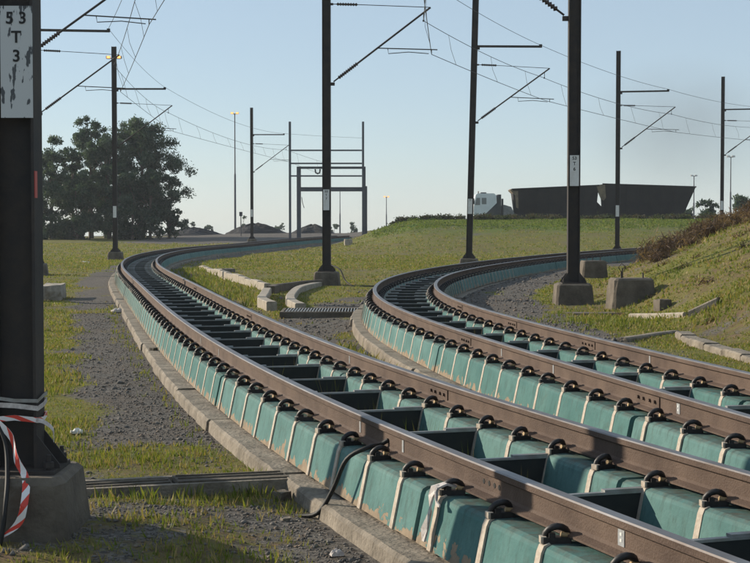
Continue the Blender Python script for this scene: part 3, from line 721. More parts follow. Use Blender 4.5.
def wall(mb, pts, w, h, m=0, below=.35, z=None):
    fr = []; P = [Vector((x, y, 0)) for x, y in pts]
    for i, p in enumerate(P):
        t = (P[min(i + 1, len(P) - 1)] - P[max(i - 1, 0)]).normalized(); la = Vector((t.y, -t.x, 0))
        fr.append((Vector((p.x, p.y, (gz(p.x, p.y) if z is None else z))), la, Vector((0, 0, 1))))
    c = .02
    mb.sweep(fr, [(-w / 2, -below), (-w / 2, h - c), (-w / 2 + c, h), (w / 2 - c, h), (w / 2, h - c), (w / 2, -below)], m)
def smooth(pts, n=6):
    P = [np.array(p, float) for p in pts]; P = [2 * P[0] - P[1]] + P + [2 * P[-1] - P[-2]]; out = []
    for i in range(1, len(P) - 2):
        for k in range(n):
            t = k / n; a, b, c, d = P[i - 1:i + 3]
            out.append(tuple(.5 * ((2 * b) + (c - a) * t + (2 * a - 5 * b + 4 * c - d) * t * t + (3 * b - a - 3 * c + d) * t ** 3)))
    out.append(tuple(P[-2])); return out
dr = empty("drain_channel", (-2.4, 38, 0)); tag(dr, "open concrete drain curving between the tracks beside the tall middle mast", "drain")
def dpart(nm, pts, w, h, m, below=.4):
    mb = MB(); wall(mb, pts, w, h, 0, below); mb.v = [(x - dr.location.x, y - dr.location.y, z) for x, y, z in mb.v]; return mb.build(nm, M[m], dr)
segs = smooth([(-6.9, 59.5), (-6.35, 56.8), (-5.3, 52.2), (-4.35, 47.6), (-3.5, 43.3), (-2.75, 39.7)], 5)
for i in range(0, len(segs) - 2, 2): 
    a = segs[i:i + 3]; a = [a[0], a[1], (a[2][0] * .97 + a[1][0] * .03, a[2][1] * .97 + a[1][1] * .03)]
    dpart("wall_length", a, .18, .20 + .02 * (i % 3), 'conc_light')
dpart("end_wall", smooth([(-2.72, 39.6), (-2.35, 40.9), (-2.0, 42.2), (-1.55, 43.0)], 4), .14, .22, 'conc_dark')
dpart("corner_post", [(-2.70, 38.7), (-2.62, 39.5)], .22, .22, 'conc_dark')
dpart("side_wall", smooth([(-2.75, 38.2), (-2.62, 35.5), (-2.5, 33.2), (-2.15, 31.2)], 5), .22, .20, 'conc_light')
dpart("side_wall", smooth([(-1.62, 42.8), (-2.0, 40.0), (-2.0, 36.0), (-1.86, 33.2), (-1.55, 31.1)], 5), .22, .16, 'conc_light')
# steel grating between the tracks
gr = empty("drain_grating", (-1.0, 29.4, gz(-1.0, 29.4))); tag(gr, "slatted steel grating over the drain between the two tracks", "grating")
mb = MB(); mb.box((0, -.62, .02), (1.56, .10, .18)); mb.box((0, .62, .02), (1.56, .10, .18)); mb.box((-.8, 0, .02), (.06, 1.3, .18)); mb.build("frame", M['conc_dark'], gr)
sm = MB(); sm.box((0, 0, 0), (.022, 1.12, .05)); sme = sm.mesh("slat", M['galv'])
for i in range(26): link("slat", sme, gr, (-.72 + i * .057, 0, .09))
# drain on the right
dr2 = empty("drain_channel", (4.4, 21, 0)); tag(dr2, "concrete drain at the foot of the grassy bank on the right", "drain"); dr_old = dr; dr = dr2
dpart("side_wall", [(4.36, 25.2), (4.62, 24.2), (4.86, 23.2)], .2, .06, 'conc_light', .5)
dpart("headwall", [(4.86, 23.1), (5.25, 22.9)], .22, .10, 'conc', .5)
dpart("end_wall", [(3.35, 20.3), (3.7, 20.8), (4.02, 21.3), (4.36, 21.7)], .14, .05, 'conc', .5)
kp = smooth([(4.30, 20.9), (4.22, 19.6), (4.28, 18.0), (4.36, 16.4), (4.5, 14.6), (4.8, 12.5)], 4)
for i in range(0, len(kp) - 2, 2):
    a = kp[i:i + 3]; a = [a[0], a[1], (a[2][0] * .96 + a[1][0] * .04, a[2][1] * .96 + a[1][1] * .04)]; dpart("kerb_length", a, .22, .08 + .015 * (i % 4 == 0), 'conc', .5)
dr = dr_old
# cable trough running to the kerb
tdir = Vector((.958, .287, 0)); c0 = Vector((-.62, 10.33, 0)); rz = math.atan2(tdir.y, tdir.x)
tr = empty("cable_trough", (c0.x, c0.y, gz(c0.x, c0.y)), rz); tag(tr, "low concrete cable trough with lids running from left footing to the kerb", "cable trough")
mb = MB(); mb.box((-1.35, -.155, .03), (2.7, .05, .14)); mb.build("side", M['conc'], tr); mb = MB(); mb.box((-1.35, .155, .03), (2.7, .05, .14)); mb.build("side", M['conc'], tr)
x = 0.0; rnd = random.Random(3)
for i, ln in enumerate((.78, .62, .70, .55)):
    mb = MB(); mb.box((-x - ln / 2, 0, .085), (ln - .02, .25, .045)); mb.box((-x - ln / 2, -.03, .112), (ln - .05, .02, .012)); mb.box((-x - ln / 2, .07, .112), (ln - .05, .02, .012)); o = mb.build("lid", M['conc_dark'], tr, (0, rnd.uniform(-.012, .012), rnd.uniform(-.012, .012)), (rnd.uniform(-.02, .02), rnd.uniform(-.02, .02), rnd.uniform(-.02, .02))); x += ln
# black hose from the rail web down to the trough
f, la, up = A1.frame(A1.s_of_Y(9.32), -.566); t = Vector((-la.y, la.x, 0))
hp = smooth([tuple(f - up * .09 - la * .01), tuple(f - la * .06 - up * .12 + t * .02), tuple(f - la * .16 - up * .12 - t * .06), tuple(f - la * .27 - up * .20 + t * .02), tuple(f - la * .33 - up * .40 + t * .12), tuple(f - la * .40 - up * .56 + t * .22), tuple(f - la * .50 - up * .60 + t * .36)], 5)
mb = MB(); mb.tube([Vector(p) - Vector(hp[-1]) for p in hp], .0145, 7); o = mb.build("black_hose", M['black'], None, hp[-1]); tag(o, "black hose looping from the near rail down to the trough", "hose")
# dirty rag tied to a clip
u = A1.s_of_Y(8.02); f, la, up = A1.frame(u, -.566); t = Vector((-la.y, la.x, 0))
rg = empty("rag", tuple(f - la * .17 - up * .17)); tag(rg, "dirty white rag tied to a clip and hanging down the beam", "rag")
def ribbon(mb, pts, widths, side, n, th=.004, uvscale=None):
    P = [Vector(p) for p in pts]; V = []; us = [0]
    for i in range(1, len(P)): us.append(us[-1] + (P[i] - P[i - 1]).length)
    for i, p in enumerate(P):
        sd = Vector(side[i] if isinstance(side, list) else side).normalized(); w = widths[i] if isinstance(widths, list) else widths
        tdir_ = (P[min(i + 1, len(P) - 1)] - P[max(i - 1, 0)]).normalized(); nn = tdir_.cross(sd).normalized()
        for a, b in ((-1, -1), (1, -1), (1, 1), (-1, 1)): V.append(p + sd * w / 2 * a + nn * th / 2 * b)
    b0 = len(mb.v); mb.v += [tuple(q) for q in V]
    for i in range(len(P) - 1):
        for k in range(4):
            k2 = (k + 1) % 4; fi = len(mb.f); mb.f.append((b0 + i * 4 + k, b0 + i * 4 + k2, b0 + i * 4 + 4 + k2, b0 + i * 4 + 4 + k)); mb.m.append(0)
            if uvscale:
                va, vb = (0, 1) if k in (0,) else ((1, 0) if k == 2 else (k // 2, k // 2)); mb.uv[fi] = [(us[i] * uvscale, va), (us[i] * uvscale, vb), (us[i + 1] * uvscale, vb), (us[i + 1] * uvscale, va)]
    mb.add([V[0], V[1], V[2], V[3]], [(3, 2, 1, 0)]); e = (len(P) - 1) * 4; mb.add(V[e:e + 4], [(0, 1, 2, 3)])
    if uvscale:
        for fi in (len(mb.f) - 2, len(mb.f) - 1): mb.uv[fi] = [(0, 0)] * 4
b = -la
pp = [up * .03 - b * .08, up * .045 - b * .02, up * .03 + b * .035, up * -.02 + b * .055 + t * .01, up * -.10 + b * .07 - t * .01, up * -.19 + b * .09 + t * .012, up * -.25 + b * .10]
mb = MB(); ribbon(mb, pp, [.02, .05, .06, .055, .045, .05, .03], [(t + up * .3), t, (t * .8 + b * .3), t, (t * .7 - b * .5), (t + b * .4), t], 0, .012); mb.build("hanging_end", M['rag'], rg)
mb = MB(); ribbon(mb, [up * .03 + b * .02, up * .0 + b * .05 - t * .05, up * -.04 + b * .06 - t * .08, up * -.045 + b * .06 - t * .13], [.03, .035, .03, .01], [up, (up + b * .4), up, up], 0, .008); mb.build("knot_end", M['rag'], rg)

# hazard tape, cable and wrapping at the foot of the near mast
ax, ay, az = mA.location; zb = az + FOOT
def apt(dx, dy, dz): return Vector((ax + dx + .07, ay + dy, zb + dz))
tp = [apt(-.16, -.17, .30), apt(-.07, -.2, .21), apt(-.03, -.26, .10), apt(.03, -.30, -.0), apt(.05, -.42, -.11), apt(.02, -.43, -.22), apt(-.07, -.44, -.30), apt(-.17, -.44, -.36)]
tp = smooth([tuple(p) for p in tp], 5); sd = []
for i in range(len(tp)):
    a = .2 + 1.1 * math.sin(i * .22); sd.append((math.cos(a), -.3 * math.sin(a), .5 * math.sin(a)))
org = Vector(tp[-1]); mb = MB(); ribbon(mb, [Vector(p) - org for p in tp], .042, sd, 0, .002, 7.0); o = mb.build("hazard_tape", M['tape'], None, org); tag(o, "red and white hazard tape hanging over the near left footing", "tape")
wr = empty("tape_wrapping", (ax, ay, zb + .3)); tag(wr, "red, white and grey tape wrapped round the near left mast foot", "tape")
def loop(dz, k, m, w, uvs=None, wob=.012):
    h = _h + .012; q = .105 + .012; pts = [(-h, -q), (0, -q - .006), (h, -q), (h + .006, 0), (h, q), (0, q), (-h, q), (-h - .006, 0), (-h, -q)]
    mb = MB(); ribbon(mb, [Vector((x_, y_, dz + wob * math.sin(i * 1.7 + k))) for i, (x_, y_) in enumerate(pts)], w, (0, 0, 1), 0, .003, uvs); return mb.build("wrap", m, wr)
loop(0, 0, M['tape'], .03, 6.0); loop(.075, 1, M['rag'], .028); loop(.115, 2, M['galv'], .02); 
mb = MB(); ribbon(mb, [Vector(p) for p in smooth([(.12, -.12, .0), (.17, -.14, -.01), (.22, -.15, -.05), (.225, -.15, -.11)], 4)], .025, (0, .4, 1), 0, .003); mb.build("loose_end", M['rag'], wr)
cb = smooth([tuple(apt(-.15, -.16, .29)), tuple(apt(-.10, -.20, .16)), tuple(apt(-.07, -.30, .02)), tuple(apt(-.05, -.42, -.10)), tuple(apt(-.06, -.45, -.24)), tuple(apt(-.09, -.46, -.36)), tuple(apt(-.2, -.48, -.41))], 5)
org = Vector(cb[-1]); mb = MB(); mb.tube([Vector(p) - org for p in cb], .013, 6); o = mb.build("earth_cable", M['black'], None, org); tag(o, "black cable running down the front of the near left footing", "cable")
ec = smooth([(-1.25, 43.3, gz(-1.25, 43.3) + .62), (-1.0, 43.0, gz(-1, 43) + .50), (-.85, 42.8, gz(-.85, 42.8) + .2), (-.6, 42.5, gz(-.6, 42.5) + .03), (-.2, 42.6, gz(-.2, 42.6) + .03), (.9, 43, gz(.9, 43) + .03)], 5)
org = Vector(ec[-1]); mb = MB(); mb.tube([Vector(p) - org for p in ec], .02, 6); o = mb.build("earth_cable", M['black'], None, org); tag(o, "black cable from the foot of the middle mast to the farther track", "cable")
# litter
def litter(label, x, y, sx, sy, h, rz, seed):
    rnd = random.Random(seed); n = 6; V = []; F = []
    for top in (1, 0):
        for i in range(n + 1):
            for j in range(n + 1): V.append(((i / n - .5) * sx, (j / n - .5) * sy, (rnd.uniform(0, h) * (1 - abs(i / n - .5)) if top else -.004)))
    b = (n + 1) ** 2
    for i in range(n):
        for j in range(n):
            a = i * (n + 1) + j; F += [(a, a + n + 1, a + n + 2, a + 1), (b + a, b + a + 1, b + a + n + 2, b + a + n + 1)]
    rim = [i * (n + 1) for i in range(n + 1)] + [n * (n + 1) + j for j in range(1, n + 1)] + [i * (n + 1) + n for i in range(n - 1, -1, -1)] + [j for j in range(n - 1, 0, -1)]
    for k in range(len(rim)): a, c = rim[k], rim[(k + 1) % len(rim)]; F.append((a, c, c + b, a + b))
    mb = MB(); mb.add(V, F); o = mb.build("litter", M['rag'] if seed % 2 else M['white'], None, (x, y, gz(x, y) + .02), (0, 0, rz)); tag(o, label, "litter")
litter("white plastic litter lying on the gravel path left of the track", -5.35, 31.3, .30, .3, .10, .3, 1)
litter("white plastic scrap behind the near left mast foot", -2.60, 13.0, .10, .08, .05, .3, 2)
litter("pink and white wrapper on the gravel near the kerb, bottom", -.21, 8.16, .07, .05, .04, .3, 3)
litter("pale scrap of sheeting on the grass before the gum trees", -13.8, 71, .7, .7, .12, .3, 4)

# ------------------------------------------------------------------ gantry, lamp posts, signal
gt = empty("gantry", (-4.15, 130, gz(-4.15, 130))); tag(gt, "dark steel portal gantry with cross beams standing over the far track", "gantry"); g0 = CAMZ - gt.location.z
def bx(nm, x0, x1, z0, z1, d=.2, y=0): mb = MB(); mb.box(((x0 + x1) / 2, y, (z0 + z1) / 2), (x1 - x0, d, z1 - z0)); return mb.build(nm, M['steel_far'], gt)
k = 11.54
def wz(y): return (219 - y) / k + g0
def wx(x): return (x - 375) / k + 4.15
bx("post", wx(289), wx(291.3), 0, wz(122), .2); bx("post", wx(362), wx(364.2), 0, wz(122), .2)
for yy in (150.5, 163.5, 176): bx("cross_beam", wx(291.4), wx(361.9), wz(yy + .8), wz(yy - .7), .14)
bx("portal_leg", wx(296.5), wx(300.6), 0, wz(168.8), .35, .7); bx("portal_leg", wx(363.3), wx(367.2), 0, wz(186), .35, .7); bx("portal_post", wx(363.4), wx(365.6), wz(185.9), wz(166.5), .25, .7)
bx("portal_beam", wx(296.5), wx(365.6), wz(168.7), wz(166.4), .3, .7); bx("portal_girder", wx(300.7), wx(363.2), wz(191.3), wz(187), .4, .7)
mb = MB(); mb.tube([(wx(315), .7, wz(169)), (wx(315.5), .7, wz(172.5)), (wx(317.5), .7, wz(173.5)), (wx(319.5), .7, wz(172.5)), (wx(320), .7, wz(169))], .08, 6); mb.build("hanger", M['steel_far'], gt)
mb = MB(); mb.tube([(wx(301.5), .5, wz(197)), (wx(302.4), .5, wz(203)), (wx(304), .5, wz(208))], .03, 5); mb.build("loose_cable", M['steel_far'], gt)
def lamp_post(label, x, y, top, lit=True, r=.13):  # lit picks the orange emissive face
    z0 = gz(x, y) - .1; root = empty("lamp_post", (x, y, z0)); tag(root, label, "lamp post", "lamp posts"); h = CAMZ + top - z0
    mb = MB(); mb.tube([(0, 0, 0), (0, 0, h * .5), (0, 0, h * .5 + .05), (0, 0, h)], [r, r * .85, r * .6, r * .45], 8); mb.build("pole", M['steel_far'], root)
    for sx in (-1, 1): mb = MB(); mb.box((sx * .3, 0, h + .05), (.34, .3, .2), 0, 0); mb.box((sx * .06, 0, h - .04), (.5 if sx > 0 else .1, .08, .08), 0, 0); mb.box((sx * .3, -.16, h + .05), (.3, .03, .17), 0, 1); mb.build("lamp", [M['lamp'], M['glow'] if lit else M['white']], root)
lamp_post("tall slim lamp post between the trees and the gantry", -16.3, 175, (219 - 114) / 8.57)
lamp_post("thin lamp post seen through the gantry", -7.0, 300, (219 - 191) / 5.0, False, .16)
lamp_post("small lamp post on the skyline between gantry and truck", 1.9, 250, (219 - 197) / 6.0, True, .12)
lamp_post("lamp post just right of the rear tipper trailer", 46.7, 220, (219 - 176) / 6.82, False, .14)
lamp_post("lamp post behind the rightmost mast", 42.6, 180, (219 - 157) / 8.33, False, .12)
sp = empty("signal_post", (-13.4, 150, gz(-13.4, 150))); tag(sp, "small signal on a short post beside the tall lamp post", "signal"); sh = CAMZ + .3 - sp.location.z
mb = MB(); mb.tube([(0, 0, 0), (0, 0, sh)], .05, 6); mb.build("post", M['steel_far'], sp); mb = MB(); mb.box((0, 0, sh + .2), (.3, .25, .42)); mb.box((0, -.15, sh + .36), (.26, .12, .03)); mb.build("signal_head", M['steel_far'], sp)

# ------------------------------------------------------------------ truck and tipper trailers
M['cab'] = mat("white_cab_paint", (0.70, 0.72, 0.74), 0.35, var=(0.60, 0.62, 0.63), scale=1.2)
M['cabdark'] = mat("dark_cab_panel", (0.035, 0.04, 0.045), 0.5, var=(0.06, 0.06, 0.06), scale=2)
M['hopper'] = mat("coal_dusted_hopper", (0.010, 0.010, 0.012), 0.85, var=(0.022, 0.02, 0.019), scale=1.2)
M['tarp'] = mat("brown_tarpaulin", (0.22, 0.17, 0.11), 0.9, var=(0.12, 0.09, 0.06), scale=3)
M['greytarp'] = mat("grey_tarpaulin", (0.25, 0.25, 0.25), 0.9, var=(0.15, 0.15, 0.15), scale=3)
M['glass'] = mat("cab_glass", (0.10, 0.12, 0.13), 0.1, spec=0.8)
M['tyre'] = mat("tyre", (0.02, 0.02, 0.02), 0.9)
TY = 143.0; TZ = gz(12, TY) ; TK = 1500 / TY
def wheel(parent, x, y, r=.52):
    mb = MB(); mb.tube([(x, y - .15, r), (x, y + .15, r)], r, 18); w = mb.build("wheel", M['tyre'], parent)
    mb = MB(); mb.tube([(x, y - .165, r), (x, y - .14, r)], r * .55, 12); mb.build("rim", M['galv'], w)
tk = empty("truck", (9.3, TY, TZ)); tag(tk, "white cab-over truck pulling two dark tipper trailers along the bank", "truck")
H0 = CAMZ - TZ        # camera level above the truck's ground
def prism(pts, y0, y1, nm, m, parent):
    n = len(pts); mb = MB(); mb.add([(x, y0, z) for x, z in pts] + [(x, y1, z) for x, z in pts],
        [tuple(range(n)), tuple(reversed(range(n, 2 * n)))] + [(i, i + n, (i + 1) % n + n, (i + 1) % n) for i in range(n)]); return mb.build(nm, M[m], parent)
top = H0 + 2.42
cab = prism([(0.05, .95), (0.0, 1.6), (0.05, 2.3), (.22, top - .12), (.4, top), (1.95, top), (2.15, top - .2), (2.2, top - .9), (.95, 1.15), (.5, .95)], -1.2, 1.2, "cab", 'cab', tk)
prism([(.5, .92), (.97, 1.13), (2.23, top - .93), (2.32, top - .95), (2.32, .92)], -1.18, 1.18, "side_skirt", 'cabdark', tk)
prism([(.16, top - 1.1), (.30, top - .42), (.62, top - .42), (.62, top - 1.1)], -1.215, 1.215, "window", 'glass', tk)
prism([(.78, top - 1.02), (.78, top - .42), (1.22, top - .42), (1.22, top - 1.02)], -1.215, 1.215, "window", 'glass', tk)
prism([(2.33, .92), (2.33, top - .1), (2.62, top - .1), (2.62, .92)], -1.1, 1.1, "sleeper_fairing", 'cabdark', tk)
mb = MB(); mb.tube([(2.75, -.9, 1.0), (2.75, -.9, top - .5)], .1, 8); mb.build("exhaust_stack", M['cabdark'], tk)
mb = MB(); mb.box((1.0, 0, top + .06), (.5, 1.2, .1)); mb.build("roof_lights", M['cabdark'], tk); mb = MB(); mb.tube([(.5, -.5, top), (.5, -.5, top + .22)], .05, 6); mb.build("beacon", M['tarp'], tk)
mb = MB(); mb.box((.02, -1.32, top - .75), (.12, .1, .55)); mb.build("mirror", M['cabdark'], tk)
mb = MB(); mb.box((2.9, 0, .85), (4.6, .9, .26)); mb.build("chassis", M['cabdark'], tk)
mb = MB(); mb.box((.02, 0, .55), (.25, 2.3, .4)); mb.build("bumper", M['cabdark'], tk)
for x_ in (.95, 3.3, 4.4):
    for y_ in (-1.0, 1.0): wheel(tk, x_, y_)
def trailer(label, xa, xb, ta, tb, slant_l, slant_r, ends):
    L = xb - xa; root = empty("tipper_trailer", (xa, TY, TZ)); tag(root, label, "trailer", "dark tipper trailers")
    zb = H0 + .55; za, zc = H0 + ta, H0 + tb
    V = []
    for x_, zt in ((0, za), (L, zc)):
        xi = x_ + (slant_l if x_ == 0 else -slant_r)
        V += [(x_, -1.25, zt), (xi, -.7, zb), (xi, .7, zb), (x_, 1.25, zt)]
    mb = MB(); mb.add(V, [(0, 1, 5, 4), (1, 2, 6, 5), (2, 3, 7, 6), (3, 2, 1, 0), (4, 5, 6, 7), (0, 4, 7, 3)]); mb.build("hopper", M['hopper'], root)
    mb = MB(); mb.tube([(-.1, -1.28, za + .03), (L + .05, -1.28, zc + .03)], .07, 6); mb.build("top_rail", M['hopper'], root)
    for i in range(1, 7):
        x_ = slant_l + (L - slant_l - slant_r) * i / 7; zt = za + (zc - za) * x_ / L
        mb = MB(); mb.add([(x_ - .05, -1.27, zt - .05), (x_ + .05, -1.27, zt - .05), (x_ + .05, -.74, zb), (x_ - .05, -.74, zb), (x_ - .05, -1.32, zt - .05), (x_ + .05, -1.32, zt - .05), (x_ + .05, -.82, zb), (x_ - .05, -.82, zb)], [(4, 5, 6, 7), (0, 4, 7, 3), (1, 2, 6, 5), (0, 1, 5, 4), (3, 7, 6, 2), (0, 3, 2, 1)]); mb.build("rib", M['hopper'], root)
    mb = MB(); mb.box((L / 2, 0, zb - .75), (L - .3, 1.7, 1.5)); mb.build("chassis", M['hopper'], root)
    for x_ in ends:
        for y_ in (-1.0, 1.0): wheel(root, x_, y_)
    return root
t1 = trailer("front tipper trailer directly behind the white truck cab", 13.0, 21.1, 2.78, 3.15, .25, .15, (1.3, 5.2, 6.4))
t2 = trailer("rear tipper trailer with sloping tail end", 21.55, 30.25, 3.28, 3.0, .15, .95, (1.2, 2.4, 5.8, 7.0))
prism([(-.25, H0 + 2.72), (-.1, H0 + 2.85), (.5, H0 + 2.83), (.55, H0 + 1.0), (.35, H0 + 1.1), (.25, H0 + 2.2)], -1.22, 1.22, "rolled_tarpaulin", 'tarp', t1)
prism([(-.7, H0 + 3.2), (.15, H0 + 3.3), (.25, H0 + 2.0), (0.05, H0 + 1.75), (-.2, H0 + 1.9), (-.45, H0 + 2.5)], -1.26, -.9, "rolled_tarpaulin", 'tarp', t2)
prism([(-.5, H0 - .3), (-.5, H0 + 1.6), (-.1, H0 + 1.2), (.3, H0 + 1.2), (.3, H0 - .3)], -.7, .7, "drawbar", 'hopper', t2)
prism([(8.0, H0 + .1), (7.4, H0 + .6), (8.3, H0 + .55), (8.35, H0 - .6), (7.6, H0 - .6)], -1.1, 1.1, "tail_frame", 'hopper', t2)
prism([(-.9, .9), (-1.2, H0 + 1.2), (-.75, H0 + 1.35), (-.1, H0 + 1.15), (.2, H0 + .55), (.2, .9)], -.8, .8, "coupling_cover", 'greytarp', t1)

# ------------------------------------------------------------------ coal heaps
def heap(label, x, y, rx, ry, h, seed):
    n, m_ = 40, 12; V = [(0, 0, h)]; F = []
    for j in range(1, m_ + 1):
        for i in range(n):
            a = 2 * math.pi * i / n; q = j / m_; rr = q * (1 + .12 * math.sin(3 * a + seed) + .08 * math.sin(5 * a + 2 * seed))
            z = h * max(0, (1 - q ** 1.4)) * (1 + .1 * math.sin(a * 2 + seed)) + random.uniform(-.05, .05)
            V.append((rx * rr * math.cos(a), ry * rr * math.sin(a), z if j < m_ else -.4))
    for i in range(n): F.append((0, 1 + i, 1 + (i + 1) % n))
    for j in range(m_ - 1):
        for i in range(n): a = 1 + j * n; F.append((a + i, a + n + i, a + n + (i + 1) % n, a + (i + 1) % n))
    mb = MB(); mb.add(V, F); o = mb.build("coal_heap", M['coal'], None, (x, y, gz(x, y) - .1)); tag(o, label, "coal heap", "coal heaps")
heap("low coal heap next to the gum trees", -20.6, 168, 3.6, 3, .95, 1)
heap("broad coal heap left of the gantry behind the small mast", -13.4, 168, 3.6, 3, 1.25, 2)
heap("coal heap seen inside the gantry", -6.9, 166, 2.7, 2.5, 1.1, 3)

# ------------------------------------------------------------------ trees
def leaf_cloud(C, rad, n, size, rng, flat=.8, aspect=.45):
    """n leaf quads in shells round the clump centres C"""
    C = np.asarray(C, float); rad = np.asarray(rad, float); w = rad ** 2; pick = rng.choice(len(C), n, p=w / w.sum())
    d = rng.normal(size=(n, 3)); d /= np.linalg.norm(d, axis=1)[:, None]; r_ = rad[pick] * np.clip(np.abs(rng.normal(.62, .32, n)), 0, 1.7)
    c = C[pick] + d * r_[:, None] * np.array([1, 1, flat])
    a = rng.normal(size=(n, 3)); a[:, 2] -= .6; a /= np.linalg.norm(a, axis=1)[:, None]
    b = np.cross(a, rng.normal(size=(n, 3))); b /= np.linalg.norm(b, axis=1)[:, None]
    s = size * rng.uniform(.6, 1.4, n)[:, None]; a = a * s; b = b * s * aspect
    V = np.stack([c - a, c + b, c + a, c - b], 1).reshape(-1, 3); F = np.arange(4 * n).reshape(n, 4); mi = (pick + rng.integers(0, 2, n)) % 3
    return V, F, mi
def tree(label, x, y, h, w, seed, n=5200, mats=GUM, group="gum trees behind the left mast", nm="gum_tree", base=.25, size=.125, ncl=26, cat="tree"):
    rng = np.random.default_rng(seed); rnd = random.Random(seed); z0 = gz(x, y) - .1; root = empty(nm, (x, y, z0)); tag(root, label, cat, group)
    C, Rd, lobes = [], [], []
    for i in range(max(6, ncl // 4)):
        q = rng.uniform(base, .93); prof = math.sin(math.pi * min(1, (q - base) / (1 - base) * .82 + .12)) ** .7
        a = rng.uniform(0, 2 * math.pi); r_ = w * prof * rng.uniform(.2, .95); lobes.append((r_ * math.cos(a), r_ * math.sin(a), q * h, w * rng.uniform(.22, .42)))
    lobes.append((w * rnd.uniform(-.25, .25), 0, h - w * .3, w * .3))
    for lx, ly, lz, lr in lobes:
        for k in range(9):
            d_ = rng.normal(0, .55, 3); C.append((lx + d_[0] * lr, ly + d_[1] * lr, lz + d_[2] * lr * .75)); Rd.append(lr * rng.uniform(.3, .75))
    V, F, mi = leaf_cloud(C, Rd, n, size, rng); link("crown", mesh_np("crown", V, F, mats, mi), root)
    mb = MB(); lean = rnd.uniform(-.3, .3); tr_ = max(.05, h * .018)
    tp_ = [(lean * q * q, .1 * q, h * .9 * q) for q in (0, .15, .35, .6, 1)]; mb.tube(tp_, [tr_ * 1.3, tr_, tr_ * .8, tr_ * .55, tr_ * .15], 8)
    for cx, cy, cz, _r in lobes:
        q = max(.1, cz / h - .18); p0 = (lean * q * q, .1 * q, h * .9 * q); mid = ((p0[0] + cx) * .5, (p0[1] + cy) * .5, (p0[2] + cz) * .5 + .1); mb.tube([p0, mid, (cx, cy, cz)], [tr_ * .4, tr_ * .25, tr_ * .08], 5)
    mb.build("trunk", M['bark'], root); return root
tree("tallest gum tree, broad crown directly behind the mast with lamps", -22.7, 146, 12.2, 3.6, 1, 26000, ncl=80, base=.18)
tree("low rounded gum tree at the right end of the row", -19.6, 143, 6.2, 2.0, 2, 9000, ncl=40, base=.12)
tree("slender gum tree in the middle of the row with a pointed top", -28.0, 148, 12.2, 2.6, 3, 19000, ncl=70, base=.12)
tree("gum tree with a lower rounded crown left of the lamp mast", -25.5, 144, 9.9, 2.5, 4, 17000, ncl=64, base=.08)
tree("dark dense gum tree seen beside the near left mast", -30.6, 142, 10.3, 2.7, 5, 17000, ncl=64, base=.04)
tree("gum tree half hidden by the near left mast", -34.6, 145, 10.6, 2.8, 6, 9000, ncl=44, base=.1)
tree("bushy young gum tree filling the foot of the row", -27.8, 140, 6.2, 2.4, 7, 12000, ncl=50, base=.02)
tree("bushy young gum tree low beside the lamp mast", -22.8, 141, 6.4, 2.8, 8, 14000, ncl=56, base=.02)
tree("gum tree with a domed top left of the lamp mast, behind the others", -26.9, 150, 11.0, 2.5, 9, 15000, ncl=60, base=.1)
tree("dark gum tree crowding between the left ones", -29.4, 146, 9.0, 2.4, 10, 12000, ncl=50, base=.04)
tree("shorter gum tree under the tallest crown", -24.2, 142.5, 7.6, 2.3, 11, 12000, ncl=50, base=.04)
tree("dark bushy gum tree filling the left foot of the row", -31.6, 139, 7.4, 2.5, 12, 14000, ncl=60, base=.03)
tree("low leafy gum tree right of the lamp mast at the foot of the tallest", -21.2, 141.5, 6.8, 2.2, 13, 12000, ncl=50, base=.04)
far = "small trees on the far skyline"
def small(label, x, y, h, w, s): tree(label, x, y, h, w, s, 700, GUM, far, "distant_tree", .12, .22, 9)
small("distant tree right next to the gum trees", -36.8, 300, 3.3, 1.3, 20); small("distant low tree between first coal heap and lamp post", -33.2, 300, 2.4, 1.3, 21)
small("distant pointed tree just right of the tall lamp post", -26.2, 300, 4.6, 1.2, 22); small("distant low tree left of the gantry posts", -19.0, 300, 2.6, 1.5, 23)
small("distant low tree inside the gantry's right half", -8.2, 300, 2.4, 1.2, 24); small("distant low tree below the gantry's right leg", -4.6, 300, 3.0, 1.5, 25)
small("distant tree left of the rightmost mast", 37.5, 170, 3.2, 1.6, 26); small("distant rounded tree right of the rightmost mast", 41.0, 168, 3.6, 1.8, 27); small("taller distant tree at the right edge", 41.3, 160, 5.6, 1.7, 28); small("distant low tree right of the rear trailer", 39.5, 190, 2.2, 1.6, 29); small("distant bushy tree cut by the right edge", 43.5, 160, 4.8, 1.9, 30)

# ------------------------------------------------------------------ scrub (too dense to count)
def patch(name, label, cat, pts, hgt, n_per, size, mats, seed, aspect=.45, sink=.1):
    rng = np.random.default_rng(seed); C, Rd = [], []
    for x, y, r_ in pts: C.append((x, y, gz(x, y) + r_ * .45 * hgt - sink)); Rd.append(r_)
    V, F, mi = leaf_cloud(C, Rd, n_per * len(pts), size, rng, .55 * hgt, aspect); o = link(name, mesh_np(name, V, F, mats, mi)); tag(o, label, cat, kind="stuff")
rr = random.Random(5); HEDGE = [leaf("hedge_leaf_dark", (0.03, 0.04, 0.018)), leaf("hedge_leaf", (0.055, 0.07, 0.025)), leaf("hedge_leaf_brown", (0.07, 0.055, 0.03))]
patch("green_scrub", "green scrub along the crest of the bank below the truck", "scrub", [(rr.uniform(1.5, 30), rr.uniform(126, 129), rr.uniform(.32, .62)) for _ in range(120)], 1.0, 260, .09, HEDGE, 40)
patch("green_scrub", "rounded green bushes at the left end of the bank", "scrub", [(1.0 + i * .5 + rr.uniform(-.3, .3), rr.uniform(125, 127), rr.uniform(.2, .4)) for i in range(10)], .8, 200, .08, SCRUB, 41)
